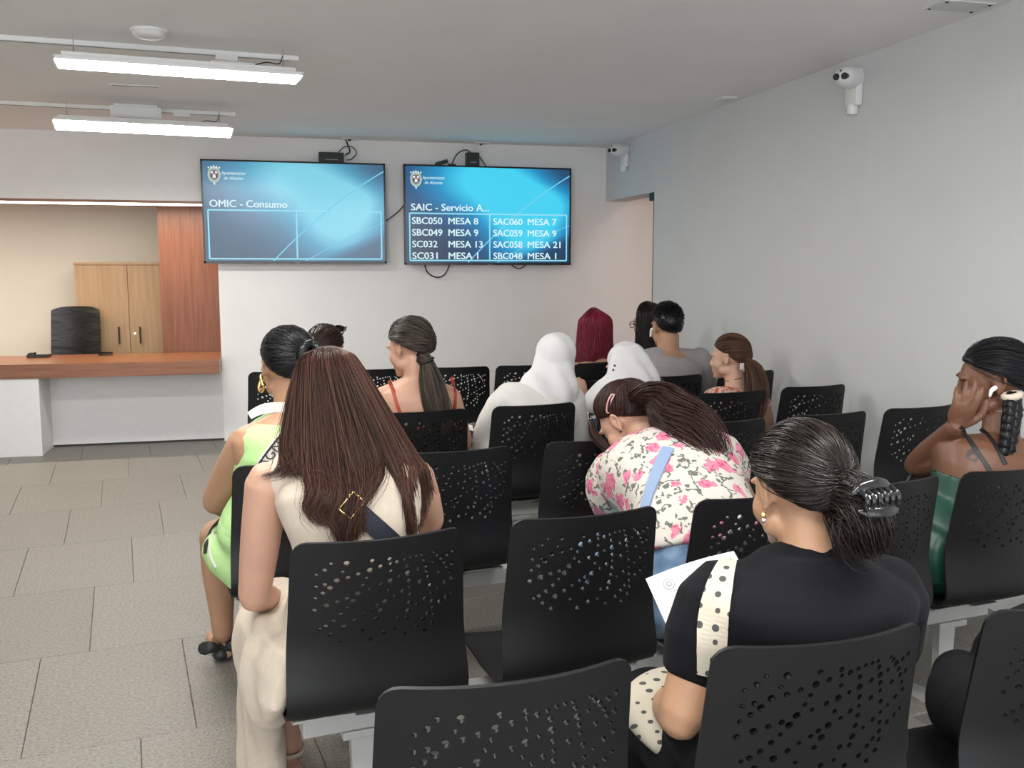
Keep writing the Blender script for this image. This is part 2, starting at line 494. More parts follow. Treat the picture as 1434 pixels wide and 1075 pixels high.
for s in (-1, 1):
    MB().box((s * 0.27 - 0.02, -0.12, 0.665), (s * 0.27 + 0.02, 0.14, 0.695), 0.01).box((s * 0.27 - 0.012, -0.01, 0.47), (s * 0.27 + 0.012, 0.04, 0.665)).box((min(s * 0.2, s * 0.28), -0.01, 0.455), (max(s * 0.2, s * 0.28), 0.04, 0.475)).build('armrest', M['black'], oc, smooth=True)

# small things on the worktop
p = P(55, 500, 8.85)
ph = empty('desk_phone', (p[0], 8.86, 0.742)); tag(ph, 'small flat black desk device at the far left of the counter', 'device')
MB().prism([(-0.07, 0.0), (0.07, 0.0), (0.07, 0.018), (-0.07, 0.03)], 0, -0.085, 0.085).build('body', M['black_gloss'], ph)
MB().box((-0.08, -0.06, 0.020), (-0.035, 0.06, 0.042), 0.008).build('handset', M['black_gloss'], ph, smooth=True)
p = P(148, 498, 8.9)
st = empty('stapler', (p[0], 8.9, 0.742), R(20)); tag(st, 'slim black desk tool lying on the counter right of the office chair', 'stapler')
MB().box((-0.06, -0.015, 0.0), (0.06, 0.015, 0.008), 0.003).build('base', M['black'], st)
MB().prism([(-0.06, 0.010), (0.055, 0.014), (0.06, 0.028), (-0.05, 0.034), (-0.06, 0.026)], 1, -0.012, 0.012).build('arm', M['black_gloss'], st)

# ------------------------------------------------------------------ ceiling lamps and fittings
def linear_lamp(cx, cy, cz, rot, tilt, label, L=1.12, W=0.235, drop=None):
    r = empty('linear_lamp', (cx, cy, cz), rot); tag(r, label, 'ceiling lamp', 'suspended linear lamps')
    h = empty('housing', (0, 0, 0)); h.parent = r
    ct_, st_ = math.cos(tilt), math.sin(tilt)
    def T(o): o.rotation_euler = (tilt, 0, 0); return o
    bpy.data.objects.remove(h)
    f = MB().box((-L / 2, -W / 2, 0.003), (L / 2, W / 2, 0.016), 0.002).box((-L / 2 + 0.03, -W / 2 + 0.02, 0.016), (L / 2 - 0.03, W / 2 - 0.02, 0.038), 0.004)
    T(f.build('housing', M['plastic_white'], r))
    fr = MB()
    fr.box((-L / 2 - 0.006, -W / 2 - 0.006, -0.002), (L / 2 + 0.006, -W / 2 + 0.004, 0.014)).box((-L / 2 - 0.006, W / 2 - 0.004, -0.002), (L / 2 + 0.006, W / 2 + 0.006, 0.014))
    fr.box((-L / 2 - 0.006, -W / 2 - 0.006, -0.002), (-L / 2 + 0.004, W / 2 + 0.006, 0.014)).box((L / 2 - 0.004, -W / 2 - 0.006, -0.002), (L / 2 + 0.006, W / 2 + 0.006, 0.014))
    T(fr.build('frame', M['plastic_white'], r))
    T(MB().box((-L / 2 + 0.004, -W / 2 + 0.004, -0.004), (L / 2 - 0.004, W / 2 - 0.004, 0.0025)).build('diffuser', M['lamp_on'], r))
    up = CEIL - 0.022 - cz
    for sx in (-0.43, 0.43):
        V, F = [], []
        for a, b_ in (((sx * L / 0.93 * 0.93, -0.07, 0.038), (sx * L, 0.0, up * 0.62)), ((sx * L, 0.07, 0.038), (sx * L, 0.0, up * 0.62)), ((sx * L, 0, up * 0.62), (sx * L, 0.0, up))):
            v, f2 = tube_mesh([a, b_], 0.0022, 6, 1); k = len(V); V += list(v); F += [tuple(i + k for i in q) for q in f2]
        link('suspension_wire', mesh_from('suspension_wire', V, F, M['grey_metal']), r)
    MB().box((0.13, -0.025, 0.038), (0.34, 0.025, 0.06), 0.004).build('driver', M['plastic_white'], r)
    add = [(0.34, 0, 0.055), (0.40, 0.01, 0.075), (0.46, 0.0, 0.07), (0.48, 0, up * 0.8)]
    V, F = tube_mesh(add, 0.003, 6, 4)
    link('cable', mesh_from('cable', V, F, M['black']), r)
    return r
linear_lamp(-0.40, 5.02, 2.45, R(6.8), 0.0, 'long lit white linear lamp hanging nearer, under the round ceiling disc')
linear_lamp(-0.81, 6.98, 2.435, R(6.5), R(-8), 'long lit white linear lamp hanging farther back, below the white box')
# extra unseen lamps of the same kind, added for light over the near rows
linear_lamp(-0.25, 2.75, 2.45, R(6.8), 0.0, 'added lit white linear lamp over the front rows, out of the picture')
linear_lamp(1.5, 1.1, 2.45, R(6.8), 0.0, 'added lit white linear lamp over the right rows, out of the picture')
linear_lamp(-0.1, 0.5, 2.45, R(6.8), 0.0, 'added lit white linear lamp behind the last row, out of the picture')

def rail(x0, y0, x1, y1, label):
    d = np.array([x1 - x0, y1 - y0]); Lr = np.linalg.norm(d)
    r = empty('lighting_track', ((x0 + x1) / 2, (y0 + y1) / 2, CEIL - 0.0125), math.atan2(d[1], d[0]))
    tag(r, label, 'lighting track', 'ceiling lighting tracks')
    MB().box((-Lr / 2, -0.018, -0.0115), (Lr / 2, 0.018, 0.0125), 0.002).build('rail', M['plastic_white'], r)
    MB().box((-Lr / 2 + 0.05, -0.007, -0.0135), (Lr / 2 - 0.05, 0.007, -0.0114)).build('groove', M['ink'], r)
    MB().box((Lr / 2 - 0.42, -0.025, -0.035), (Lr / 2 - 0.31, 0.025, -0.012), 0.003).build('adapter', M['plastic_white'], r)
rail(-2.4, 5.07, 0.16, 5.315, 'white ceiling track holding the nearer linear lamp')
rail(-3.2, 7.02, -0.235, 7.30, 'white ceiling track holding the farther linear lamp')

dsc = empty('smoke_detector', (-0.535, 5.07 - 0.16, CEIL)); tag(dsc, 'round white disc fitting on the ceiling above the nearer lamp', 'detector')
MB().cyl((0, 0, -0.012), (0, 0, 0), 0.085, 0.085, 40).build('base', M['plastic_white'], dsc, smooth=True)
V, F = [], []
prof = [(0.078, -0.012), (0.07, -0.026), (0.05, -0.036), (0.02, -0.040), (0.0005, -0.041)]
for rr, zz in prof:
    for a in np.linspace(0, 2 * math.pi, 36, endpoint=False): V.append((rr * math.cos(a), rr * math.sin(a), zz))
for i in range(len(prof) - 1):
    for j in range(36): F.append((i * 36 + j, i * 36 + (j + 1) % 36, (i + 1) * 36 + (j + 1) % 36, (i + 1) * 36 + j))
link('dome', mesh_from('dome', V, F, M['plastic_white']), dsc)

p1, p2 = P(156, 120, 6.36), P(222, 123, 6.36)
sl = empty('ceiling_slot', ((p1[0] + p2[0]) / 2, 6.36, CEIL), 0); tag(sl, 'thin white recessed strip fitting on the ceiling between the two lamps', 'fitting')
MB().box((-0.15, -0.02, -0.006), (0.15, 0.02, 0.0), 0.002).build('frame', M['plastic_white'], sl)
MB().box((-0.13, -0.006, -0.008), (0.13, 0.006, -0.005)).build('slot', M['ink'], sl)

p1, p2 = P(158, 150, 7.10), P(221, 152, 7.10)
eb = empty('emergency_light', ((p1[0] + p2[0]) / 2, 7.12, CEIL), R(6)); tag(eb, 'plain white box fitting on the ceiling above the farther lamp', 'emergency light')
MB().box((-0.165, -0.035, -0.095), (0.165, 0.035, -0.012), 0.006).build('body', M['plastic_white'], eb)
MB().box((-0.14, -0.03, -0.012), (0.14, 0.03, 0.0)).build('mounting_plate', M['plastic_white'], eb)

ventp = [P(1293, 14, 3.69), P(1362, 20, 3.69)]
vt = empty('access_panel', (2.868, 3.625, CEIL), R(0)); tag(vt, 'grey access plate with four screws on the ceiling by the right wall', 'panel')
MB().box((-0.125, -0.072, -0.006), (0.125, 0.072, 0.0), 0.002).build('plate', M['wall_cool'], vt)
for sx in (-0.105, 0.105):
    for sy in (-0.055, 0.055):
        MB().cyl((sx, sy, -0.010), (sx, sy, -0.004), 0.006, None, 12).build('screw', M['dark_trim'], vt, smooth=True)
cp = empty('ceiling_sensor', (2.915, 5.885, CEIL)); tag(cp, 'small square white plate on the ceiling between the two wall cameras', 'sensor')
MB().box((-0.055, -0.055, -0.010), (0.055, 0.055, 0.0), 0.003).build('plate', M['plastic_white'], cp)
MB().cyl((0, 0, -0.014), (0, 0, -0.009), 0.03, None, 20).build('lens', M['wall_cool'], cp, smooth=True)
tp = empty('ceiling_diffuser', (-0.28, 4.20, CEIL)); tag(tp, 'white slot diffuser at the very top of the photo, left of centre', 'air diffuser')
MB().box((-0.16, -0.05, -0.006), (0.16, 0.05, 0.0), 0.002).build('frame', M['plastic_white'], tp)
for k in (-0.025, 0.0, 0.025): MB().box((-0.145, k - 0.007, -0.009), (0.145, k + 0.007, -0.005)).build('louvre', M['wall_cool'], tp)

# wall cameras
def wall_camera(y, z, label):
    r = empty('wall_camera', (WALL_X, y, z)); tag(r, label, 'camera', 'white twin-lens wall cameras')
    MB().box((-0.045, -0.055, -0.15), (0.0, 0.055, 0.045), 0.018).build('bracket', M['plastic_white'], r, smooth=True)
    ax = unit((-0.72, -0.55, -0.10))
    p0 = np.array((-0.02, 0.0, 0.0)); p1 = p0 + ax * 0.17
    h = link('housing', mesh_from('housing', *tube_mesh([p0, p0 + ax * 0.06, p1 - ax * 0.02, p1], [0.055, 0.056, 0.052, 0.047], 24, 4), M['plastic_white']), r)
    side = unit(np.cross(ax, (0, 0, 1))); up = np.cross(side, ax); fr = p1 + ax * 0.044
    for s in (-1, 1):
        c = fr + side * s * 0.021
        MB().cyl(c - ax * 0.03, c + ax * 0.003, 0.017, None, 20).build('lens', M['black_gloss'], h, smooth=True)
    c = fr + up * 0.028
    MB().cyl(c - ax * 0.03, c - ax * 0.001, 0.005, None, 12).build('sensor', M['black'], h, smooth=True)
    MB().cyl((-0.028, 0.0, -0.19), (-0.028, 0.0, -0.14), 0.028, 0.03, 20).build('cable_gland', M['plastic_white'], r, smooth=True)
    return r
wall_camera(4.60, 2.50, 'white twin-lens camera on the right wall, the nearer larger one')
wall_camera(8.02, 2.53, 'small white twin-lens camera high in the corner above the doorway')

dc = empty('door_closer', (WALL_X + 0.10, DY0 + 0.10, 2.085)); tag(dc, 'black door closer box under the head of the far doorway', 'door closer')
MB().box((-0.085, -0.05, -0.03), (0.085, 0.05, 0.034), 0.006).build('body', M['black'], dc)
MB().box((-0.02, 0.05, 0.0), (0.02, 0.20, 0.012)).build('arm', M['black'], dc)

# ------------------------------------------------------------------ televisions
def screen_mat(name, dim):
    m, nt, N, L, b = new_mat(name)
    b.inputs['Base Color'].default_value = (0.01, 0.01, 0.012, 1); b.inputs['Roughness'].default_value = 0.16
    tc = N.new('ShaderNodeTexCoord'); sp = N.new('ShaderNodeSeparateXYZ'); L.new(tc.outputs['UV'], sp.inputs[0])
    def mth(op, a, b_=None, c=None):
        n = N.new('ShaderNodeMath'); n.operation = op
        for i, x in enumerate((a, b_, c)):
            if x is None: continue
            if isinstance(x, (int, float)): n.inputs[i].default_value = x
            else: L.new(x, n.inputs[i])
        return n.outputs[0]
    U, Vv = sp.outputs[0], sp.outputs[1]
    def blob(cx, cy, rx, ry):
        dx = mth('DIVIDE', mth('SUBTRACT', U, cx), rx); dy = mth('DIVIDE', mth('SUBTRACT', Vv, cy), ry)
        d2 = mth('ADD', mth('MULTIPLY', dx, dx), mth('MULTIPLY', dy, dy))
        return mth('POWER', 2.718, mth('MULTIPLY', d2, -1.0))
    g = mth('ADD', blob(0.50, 0.88, 0.42, 0.42), mth('MULTIPLY', blob(0.74, 0.36, 0.26, 0.40), 0.95))
    g = mth('ADD', g, mth('MULTIPLY', blob(0.88, 0.68, 0.22, 0.26), 0.45))
    # dark sweep in the lower right corner, dark upper right corner
    edge = mth('SUBTRACT', mth('ADD', mth('MULTIPLY', mth('SUBTRACT', U, 0.55), 0.80), -0.02), Vv)
    dk = mth('MULTIPLY', edge, 9.0); n = N.new('ShaderNodeClamp'); L.new(dk, n.inputs[0])
    g = mth('MULTIPLY', g, mth('SUBTRACT', 1.0, mth('MULTIPLY', n.outputs[0], 0.75)))
    g = mth('MULTIPLY', g, mth('SUBTRACT', 1.0, mth('MULTIPLY', blob(1.02, 1.0, 0.25, 0.25), 0.7)))
    cr = N.new('ShaderNodeValToRGB'); el = cr.color_ramp.elements
    st_ = [(0.0, srgb(24, 44, 74)), (0.3, srgb(36, 92, 138)), (0.65, srgb(30, 150, 205)), (1.0, srgb(70, 216, 250))]
    if dim: st_ = [(0.0, srgb(58, 84, 108)), (0.3, srgb(72, 122, 156)), (0.65, srgb(84, 164, 198)), (1.0, srgb(130, 214, 236))]
    while len(el) < 4: el.new(0.5)
    for e, (q, c) in zip(el, st_): e.position = q; e.color = (*c, 1)
    g = mth('MULTIPLY', g, 1.0 if dim else 1.12)
    L.new(g, cr.inputs[0]); L.new(cr.outputs[0], b.inputs['Emission Color'])
    b.inputs['Emission Strength'].default_value = 0.92
    return m

M['text_glow'] = mat('screen_lettering', (0.1, 0.1, 0.1), 0.5, emit=srgb(214, 244, 250), es=0.95)
M['line_glow'] = mat('screen_lines', (0.1, 0.1, 0.1), 0.5, emit=srgb(140, 224, 248), es=0.9)
M['streak_glow'] = mat('screen_streaks', (0.1, 0.1, 0.1), 0.5, emit=srgb(110, 205, 238), es=0.9)
M['crest_a'] = mat('crest_pale_green', (0.1, 0.1, 0.1), 0.5, emit=srgb(190, 215, 190), es=0.8)
M['crest_b'] = mat('crest_grey', (0.1, 0.1, 0.1), 0.5, emit=srgb(150, 170, 185), es=0.8)
M['crest_c'] = mat('crest_red_brown', (0.1, 0.1, 0.1), 0.5, emit=srgb(120, 70, 78), es=0.8)
M['crest_d'] = mat('crest_white', (0.1, 0.1, 0.1), 0.5, emit=srgb(235, 240, 245), es=0.9)
M['crest_e'] = mat('crest_dark', (0.1, 0.1, 0.1), 0.5, emit=srgb(40, 50, 80), es=0.8)

def text_part(name, body, size, x, z, m, parent, y=-0.004, width=None, shear=0.0, bold=0.0, rot=None):
    cu = bpy.data.curves.new(name, 'FONT'); cu.body = body; cu.size = size; cu.extrude = 0.0004; cu.shear = shear
    cu.resolution_u = 3
    t = bpy.data.objects.new(name, cu); COL.objects.link(t)
    me = bpy.data.meshes.new_from_object(t.evaluated_get(bpy.context.evaluated_depsgraph_get()))
    bpy.data.objects.remove(t)
    me.name = name
    k = 1.0
    xs = [v.co.x for v in me.vertices]
    if width: k = width / (max(xs) - min(xs))
    x0 = min(xs)
    for v in me.vertices: v.co = Vector(((v.co.x - x0) * k + x, y - v.co.z, v.co.y + z))
    if bold:                                            # heavier strokes: the same outline laid thrice, a hair apart
        b = bmesh.new()
        for dx, dz, dy in ((-bold, 0, 0), (bold, 0, -0.0002), (0, bold * 0.7, -0.0004)):
            k0 = len(b.verts); b.from_mesh(me); b.verts.ensure_lookup_table()
            for v in b.verts[k0:]: v.co += Vector((dx, dy, dz))
        b.to_mesh(me); b.free()
    me.materials.clear(); me.materials.append(m)
    return link(name, me, parent)

def flat_poly(name, pts, m, parent, y=-0.003):
    V = [(p_[0], y, p_[1]) for p_ in pts] + [(p_[0], y + 0.001, p_[1]) for p_ in pts]
    n = len(pts)
    F = [tuple(range(n)), tuple(range(n, 2 * n))[::-1]] + [(i, i + n, (i + 1) % n + n, (i + 1) % n) for i in range(n)]
    b = bmesh.new(); vs = [b.verts.new(v) for v in V]
    for f in F: b.faces.new([vs[i] for i in f])
    bmesh.ops.recalc_face_normals(b, faces=b.faces[:])
    me = bpy.data.meshes.new(name); b.to_mesh(me); b.free(); me.materials.append(m)
    return link(name, me, parent)

def strip(name, pts, w, m, parent, y=-0.0025):
    pts = np.array(pts, float); T = np.gradient(pts, axis=0); T /= np.linalg.norm(T, axis=1)[:, None]
    Nn = np.stack([-T[:, 1], T[:, 0]], 1) * w / 2
    return flat_poly(name, list(map(tuple, pts + Nn)) + list(map(tuple, (pts - Nn)[::-1])), m, parent, y)

def television(cx, cz, w, h, dim, label, title, rows, rz=0.0):
    r = empty('television', (cx, WALL_Y - 0.10, cz), rz); tag(r, label, 'television', 'wall televisions showing the queue')
    MB().box((-w / 2, 0.0, -h / 2), (w / 2, 0.045, h / 2), 0.006).build('casing', M['black'], r)
    MB().box((-0.25, 0.045, -0.2), (0.25, 0.0999, 0.2)).build('wall_bracket', M['black'], r)
    bz = 0.014
    fr = MB()
    fr.box((-w / 2, -0.006, -h / 2), (w / 2, 0.001, -h / 2 + bz * 1.3)).box((-w / 2, -0.006, h / 2 - bz), (w / 2, 0.001, h / 2))
    fr.box((-w / 2, -0.006, -h / 2), (-w / 2 + bz, 0.001, h / 2)).box((w / 2 - bz, -0.006, -h / 2), (w / 2, 0.001, h / 2))
    fr.build('bezel', M['black_gloss'], r)
    x0, x1, z0, z1 = -w / 2 + bz, w / 2 - bz, -h / 2 + bz * 1.3, h / 2 - bz
    sc = link('screen', mesh_from('screen', [(x0, -0.001, z0), (x1, -0.001, z0), (x1, -0.001, z1), (x0, -0.001, z1)], [(0, 1, 2, 3)], screen_mat('screen_picture_' + title[:4].lower(), dim), False), r)
    uv = sc.data.uv_layers.new(name='UVMap')
    for lp, c in zip(uv.data, ((0, 0), (1, 0), (1, 1), (0, 1))): lp.uv = c
    W, Hh = x1 - x0, z1 - z0
    X = lambda u: x0 + u * W
    Z = lambda v: z0 + v * Hh
    a = [(X(0.37 + 0.63 * t), Z(0.005 + 0.93 * (1.28 * t - 0.28 * t * t))) for t in np.linspace(0, 1, 24)]
    strip('light_streak', a, 0.010, M['streak_glow'], sc)
    a = [(X(0.55 + 0.45 * t), Z(0.005 + 0.40 * (1.2 * t - 0.2 * t * t))) for t in np.linspace(0, 1, 20)]
    strip('light_streak', a, 0.006, M['streak_glow'], sc)
    yb, yt = Z(0.025), Z(0.515)
    for q in (((X(0.022), yb), (X(0.982), yb)), ((X(0.022), yt), (X(0.982), yt)), ((X(0.022), yb), (X(0.022), yt)), ((X(0.982), yb), (X(0.982), yt)), ((X(0.502), yb), (X(0.502), yt))):
        strip('table_line', q, 0.012, M['line_glow'], sc, -0.0035)
    text_part('heading', title, 0.085, X(0.032), Z(0.545), M['text_glow'], sc, width=0.42 * W if not rows else 0.465 * W, bold=0.0017)
    for i, (l1, l2, r1, r2) in enumerate(rows):
        z = Z(0.405 - 0.1215 * i)
        sz = 0.083
        for t, u, wd in ((l1, 0.036, None), (l2, 0.252, None), (r1, 0.525, None), (r2, 0.738, None)):
            text_part('queue_text', t, sz, X(u), z, M['text_glow'], sc, width=W * (0.0268 * len(t) + 0.018 if 'MESA' in t else 0.0297 * len(t)), bold=0.0017)
    # coat of arms and the lettering beside it
    cx_, cz_, s = X(0.062), Z(0.865), 0.085
    E = lambda sx, sz, n=20, ox=0, oz=0: [(cx_ + ox + sx * math.cos(t), cz_ + oz + sz * math.sin(t)) for t in np.linspace(0, 2 * math.pi, n, endpoint=False)]
    cr = flat_poly('crest', E(s * 0.60, s * 0.78), M['crest_a'], sc, -0.003)
    flat_poly('crest_field', E(s * 0.46, s * 0.60), M['crest_b'], cr, -0.0042)
    flat_poly('shield', [(cx_ - 0.03, cz_ + 0.035), (cx_ + 0.03, cz_ + 0.035), (cx_ + 0.03, cz_ - 0.02), (cx_, cz_ - 0.042), (cx_ - 0.03, cz_ - 0.02)], M['crest_c'], cr, -0.0054)
    for sx in (-1, 1):
        flat_poly('shield_charge', [(cx_ + sx * 0.008, cz_ + 0.028), (cx_ + sx * 0.026, cz_ + 0.028), (cx_ + sx * 0.026, cz_ + 0.012), (cx_ + sx * 0.010, cz_ + 0.006)], M['crest_d'], cr, -0.0066)
        flat_poly('shield_charge', [(cx_ + sx * 0.016, cz_ - 0.008), (cx_ + sx * 0.029, cz_ - 0.004), (cx_ + sx * 0.026, cz_ - 0.024), (cx_ + sx * 0.014, cz_ - 0.024)], M['crest_e'], cr, -0.0066)
    flat_poly('tower', [(cx_ - 0.014, cz_ - 0.026), (cx_ + 0.014, cz_ - 0.026), (cx_ + 0.011, cz_ - 0.004), (cx_ + 0.004, cz_ + 0.004), (cx_ - 0.004, cz_ + 0.004), (cx_ - 0.011, cz_ - 0.004)], M['crest_d'], cr, -0.0072)
    for k in (-2, -1, 0, 1, 2):
        flat_poly('crown_point', [(cx_ + k * 0.021 - 0.009, cz_ + 0.060 - 0.004 * abs(k)), (cx_ + k * 0.021 + 0.009, cz_ + 0.060 - 0.004 * abs(k)), (cx_ + k * 0.023, cz_ + 0.082 - 0.006 * abs(k))], M['crest_d'], cr, -0.0035)
    flat_poly('pendant', [(cx_ - 0.008, cz_ - 0.066), (cx_ + 0.008, cz_ - 0.066), (cx_ + 0.004, cz_ - 0.084), (cx_ - 0.004, cz_ - 0.084)], M['crest_d'], cr, -0.0035)
    text_part('council_name', 'Ayuntamiento', 0.04, X(0.098), Z(0.868), M['text_glow'], sc, width=0.132 * W, shear=0.25, bold=0.0)
    text_part('council_name', 'de Alicante', 0.04, X(0.113), Z(0.818), M['text_glow'], sc, width=0.105 * W, shear=0.25, bold=0.0)
    flat_poly('maker_mark', [(-0.02, -h / 2 + 0.004), (0.02, -h / 2 + 0.004), (0.02, -h / 2 + 0.008), (-0.02, -h / 2 + 0.008)], M['ink'], r, -0.0075)
    return r
ty = WALL_Y - 0.10
a, b_, c_, d_ = P(279, 222, ty), P(539, 231, ty), P(541, 368, ty), P(286, 368, ty)
tv1 = television((a[0] + c_[0]) / 2 + 0.004, (a[2] + b_[2] + c_[2] + d_[2]) / 4, 1.535, 0.862, True, 'left wall television headed OMIC - Consumo with an empty table', 'OMIC - Consumo', [])
a2, b2, c2, d2 = P(566, 229, ty), P(799, 237, ty), P(798, 371, ty), P(567, 370, ty)
tv2 = television((a2[0] + c2[0]) / 2, (a2[2] + b2[2] + c2[2] + d2[2]) / 4, 1.535, 0.875, False, 'right wall television listing queue numbers under SAIC - Servicio A...', 'SAIC - Servicio A...',
    [('SBC050', 'MESA 8', 'SAC060', 'MESA 7'), ('SBC049', 'MESA 9', 'SAC059', 'MESA 9'), ('SC032', 'MESA 13', 'SAC058', 'MESA 21'), ('SC031', 'MESA 1', 'SBC048', 'MESA 1')])

def boxed(name, u, v, y, dim, label, cat, m='black', parts=()):
    p_ = P(u, v, y)
    r = empty(name, p_); tag(r, label, cat)
    MB().box((-dim[0] / 2, -dim[1] / 2, 0), (dim[0] / 2, dim[1] / 2, dim[2]), 0.004).build('case', M[m], r)
    return r
T1, T2 = tv1.location.z + 0.432, tv2.location.z + 0.438
def media_box(x, z, w, d, h, label):
    r = empty('media_player', (x, ty + 0.022, z)); tag(r, label, 'media player')
    MB().box((-w / 2, -d / 2, 0), (w / 2, d / 2, h), 0.004).build('case', M['black'], r)
    MB().box((-w * 0.25, -d / 2 - 0.001, h * 0.22), (w * 0.25, -d / 2, h * 0.28)).build('front_mark', M['ink'], r)
    return r
media_box(P(464, 220, ty)[0], T1, 0.21, 0.085, 0.082, 'flat black media box on top of the left television')
media_box(P(662, 225, ty)[0], T2, 0.115, 0.085, 0.115, 'upright black media box on top of the right television')
pb = empty('power_adapter', (P(620, 228, ty)[0], ty + 0.022, T2)); tag(pb, 'small black power adapter lying tilted on the right television', 'adapter')
MB().box((-0.055, -0.03, 0.006), (0.055, 0.03, 0.038), 0.006).build('case', M['black'], pb, smooth=True, rot=(0, R(-18), 0))
MB().box((0.05, -0.012, 0.0), (0.12, 0.012, 0.014), 0.004).build('plug', M['black'], pb, smooth=True)

def cable(label, pts, rad=0.006, m='black', y=None):
    y = ty + 0.05 if y is None else y
    w = [P(*q, y) if len(q) == 2 else P(*q) for q in pts]
    w = np.array(w); off = w.mean(0)
    o = link('cable', mesh_from('cable', *tube_mesh(w - off, rad, 8, 6), M[m]), None, off)
    return tag(o, label, 'cable', 'loose cables around the televisions')
cable('black cable rising in a loop from the left media box to the ceiling', [(484, 217), (490, 212), (486, 200), (483, 192)])
cable('thin black cable coiled round above the left media box', [(474, 213), (482, 206), (494, 206), (499, 215), (492, 223), (486, 224)], 0.004)
cable('black cable arching from the power adapter to the upright media box', [(633, 229), (640, 216), (652, 210), (663, 216)], 0.005)
cable('short black lead hanging right of the upright media box', [(672, 220), (676, 226), (681, 233)], 0.005)
cable('pale cable running from the upright media box up to the ceiling', [(664, 213), (668, 205), (672, 199)], 0.005, 'plastic_white')
cable('black cable sagging between the two televisions', [(538, 311), (548, 304), (560, 294), (567, 285)], 0.005)
cable('large cable loop hanging below the left end of right television', [(594, 364), (598, 380), (610, 388), (622, 385), (629, 372), (629, 364)], 0.006)
cable('small cable loop hanging below the right end of right television', [(712, 364), (718, 372), (727, 376), (736, 371), (738, 364)], 0.005)
for u, v, lb in ((490, 191, 'white cable rose on the ceiling above the left television'), (675, 198, 'white cable rose on the ceiling above the right television')):
    q = P(u, v, ty - 0.02)
    r = empty('cable_rose', (q[0], ty + 0.02, CEIL)); tag(r, lb, 'cable outlet')
    MB().box((-0.075, -0.045, -0.008), (0.075, 0.045, 0.0), 0.003).build('plate', M['plastic_white'], r)
    MB().cyl((0, 0, -0.02), (0, 0, -0.006), 0.012, None, 14).build('grommet', M['black'], r, smooth=True)

# ================================================================== SEATING
HOLES_PX = """474,522 543,522 658,517 737,510 803,511 834,498 862,491 888,486 948,474 960,488 975,505 1008,490 1038,470 441,554 401,577 520,566 690,548
770,524 737,535 808,546 893,512 934,527 987,530 1023,544 586,583 539,597 487,610 640,565 733,575 807,587 858,563 896,546 952,582 995,557 1003,590 390,639
431,629 451,647 620,607 599,643 677,645 722,626 765,606 806,630 855,638 897,578 897,612 1008,625 971,650 416,674 380,700 570,685 624,666 706,680 768,686
803,667 899,660 932,682 473,723 423,740 367,762 518,708 543,722 512,757 682,738 729,711 798,707 897,708 963,733 992,709 480,788 645,757 616,776 655,786
788,750 820,764 862,735 893,752 928,757 442,822 405,848 575,799 534,826 628,825 774,796 890,791 860,821 485,855 378,861 723,835 762,833 888,830 835,849
420,890 560,880 650,905 700,890 800,885 870,875 460,925 590,935 740,920 830,915"""
BIG = {487, 640, 807, 570, 682, 774, 451, 655, 423, 543, 485, 722, 975, 896}
def chair_holes():
    out = []
    for tok in HOLES_PX.split():
        x, y = map(float, tok.split(','))
        xl = 300 - (y - 450) * 68 / 410; xr = 1113 - (y - 358) * 88 / 500
        s = (x - xl) / (xr - xl) * 2 - 1
        top = 440 - (82 * max(0, (x - 600) / 513) ** 1.6)
        t = (y - top) / 975 * 0.47
        s = s - 0.06 * (1 - s * s)            # undo the lens: the far half reads narrower
        s = max(-0.86, min(0.88, s))
        r = 0.0072 if int(x) in BIG else (0.0058 if (int(x) * 7 + int(y)) % 3 else 0.0046)
        out.append((s * 0.212, t + 0.012, r))
    return out
# profile of the shell: (arc handled by length) y, z seen from the side; y grows towards the front
PROF = [(-0.215, 0.885), (-0.201, 0.80), (-0.186, 0.70), (-0.178, 0.625), (-0.186, 0.56), (-0.198, 0.505), (-0.192, 0.465), (-0.155, 0.440), (-0.09, 0.434), (0.0, 0.436), (0.10, 0.446), (0.165, 0.448), (0.205, 0.430)]
HW = [0.206, 0.209, 0.213, 0.217, 0.220, 0.222, 0.222, 0.221, 0.220, 0.220, 0.220, 0.218, 0.214]
CONC = [1.0, 1.0, 0.95, 0.85, 0.7, 0.55, 0.45, 0.3, 0.2, 0.12, 0.08, 0.05, 0.03]
_prof = catmull([(y, z, w, c) for (y, z), w, c in zip(PROF, HW, CONC)], 8)
_arc = np.concatenate([[0], np.cumsum(np.linalg.norm(np.diff(_prof[:, :2], axis=0), axis=1))])
SHELL_L = _arc[-1]
def shell_point(a, t):
    """a: lateral in -0.212..0.212, t: arc length from the top edge"""
    i = np.array([np.interp(t, _arc, _prof[:, k]) for k in range(4)])
    s = a / 0.212
    y = i[0] - 0.048 * (1 - s * s) * i[3]
    z = i[1] - (0.014 * (1 - s * s) if t > 0.5 else 0.0) * min(1, (t - 0.5) / 0.1 if t > 0.5 else 0)
    return np.array([s * i[2], y, z])
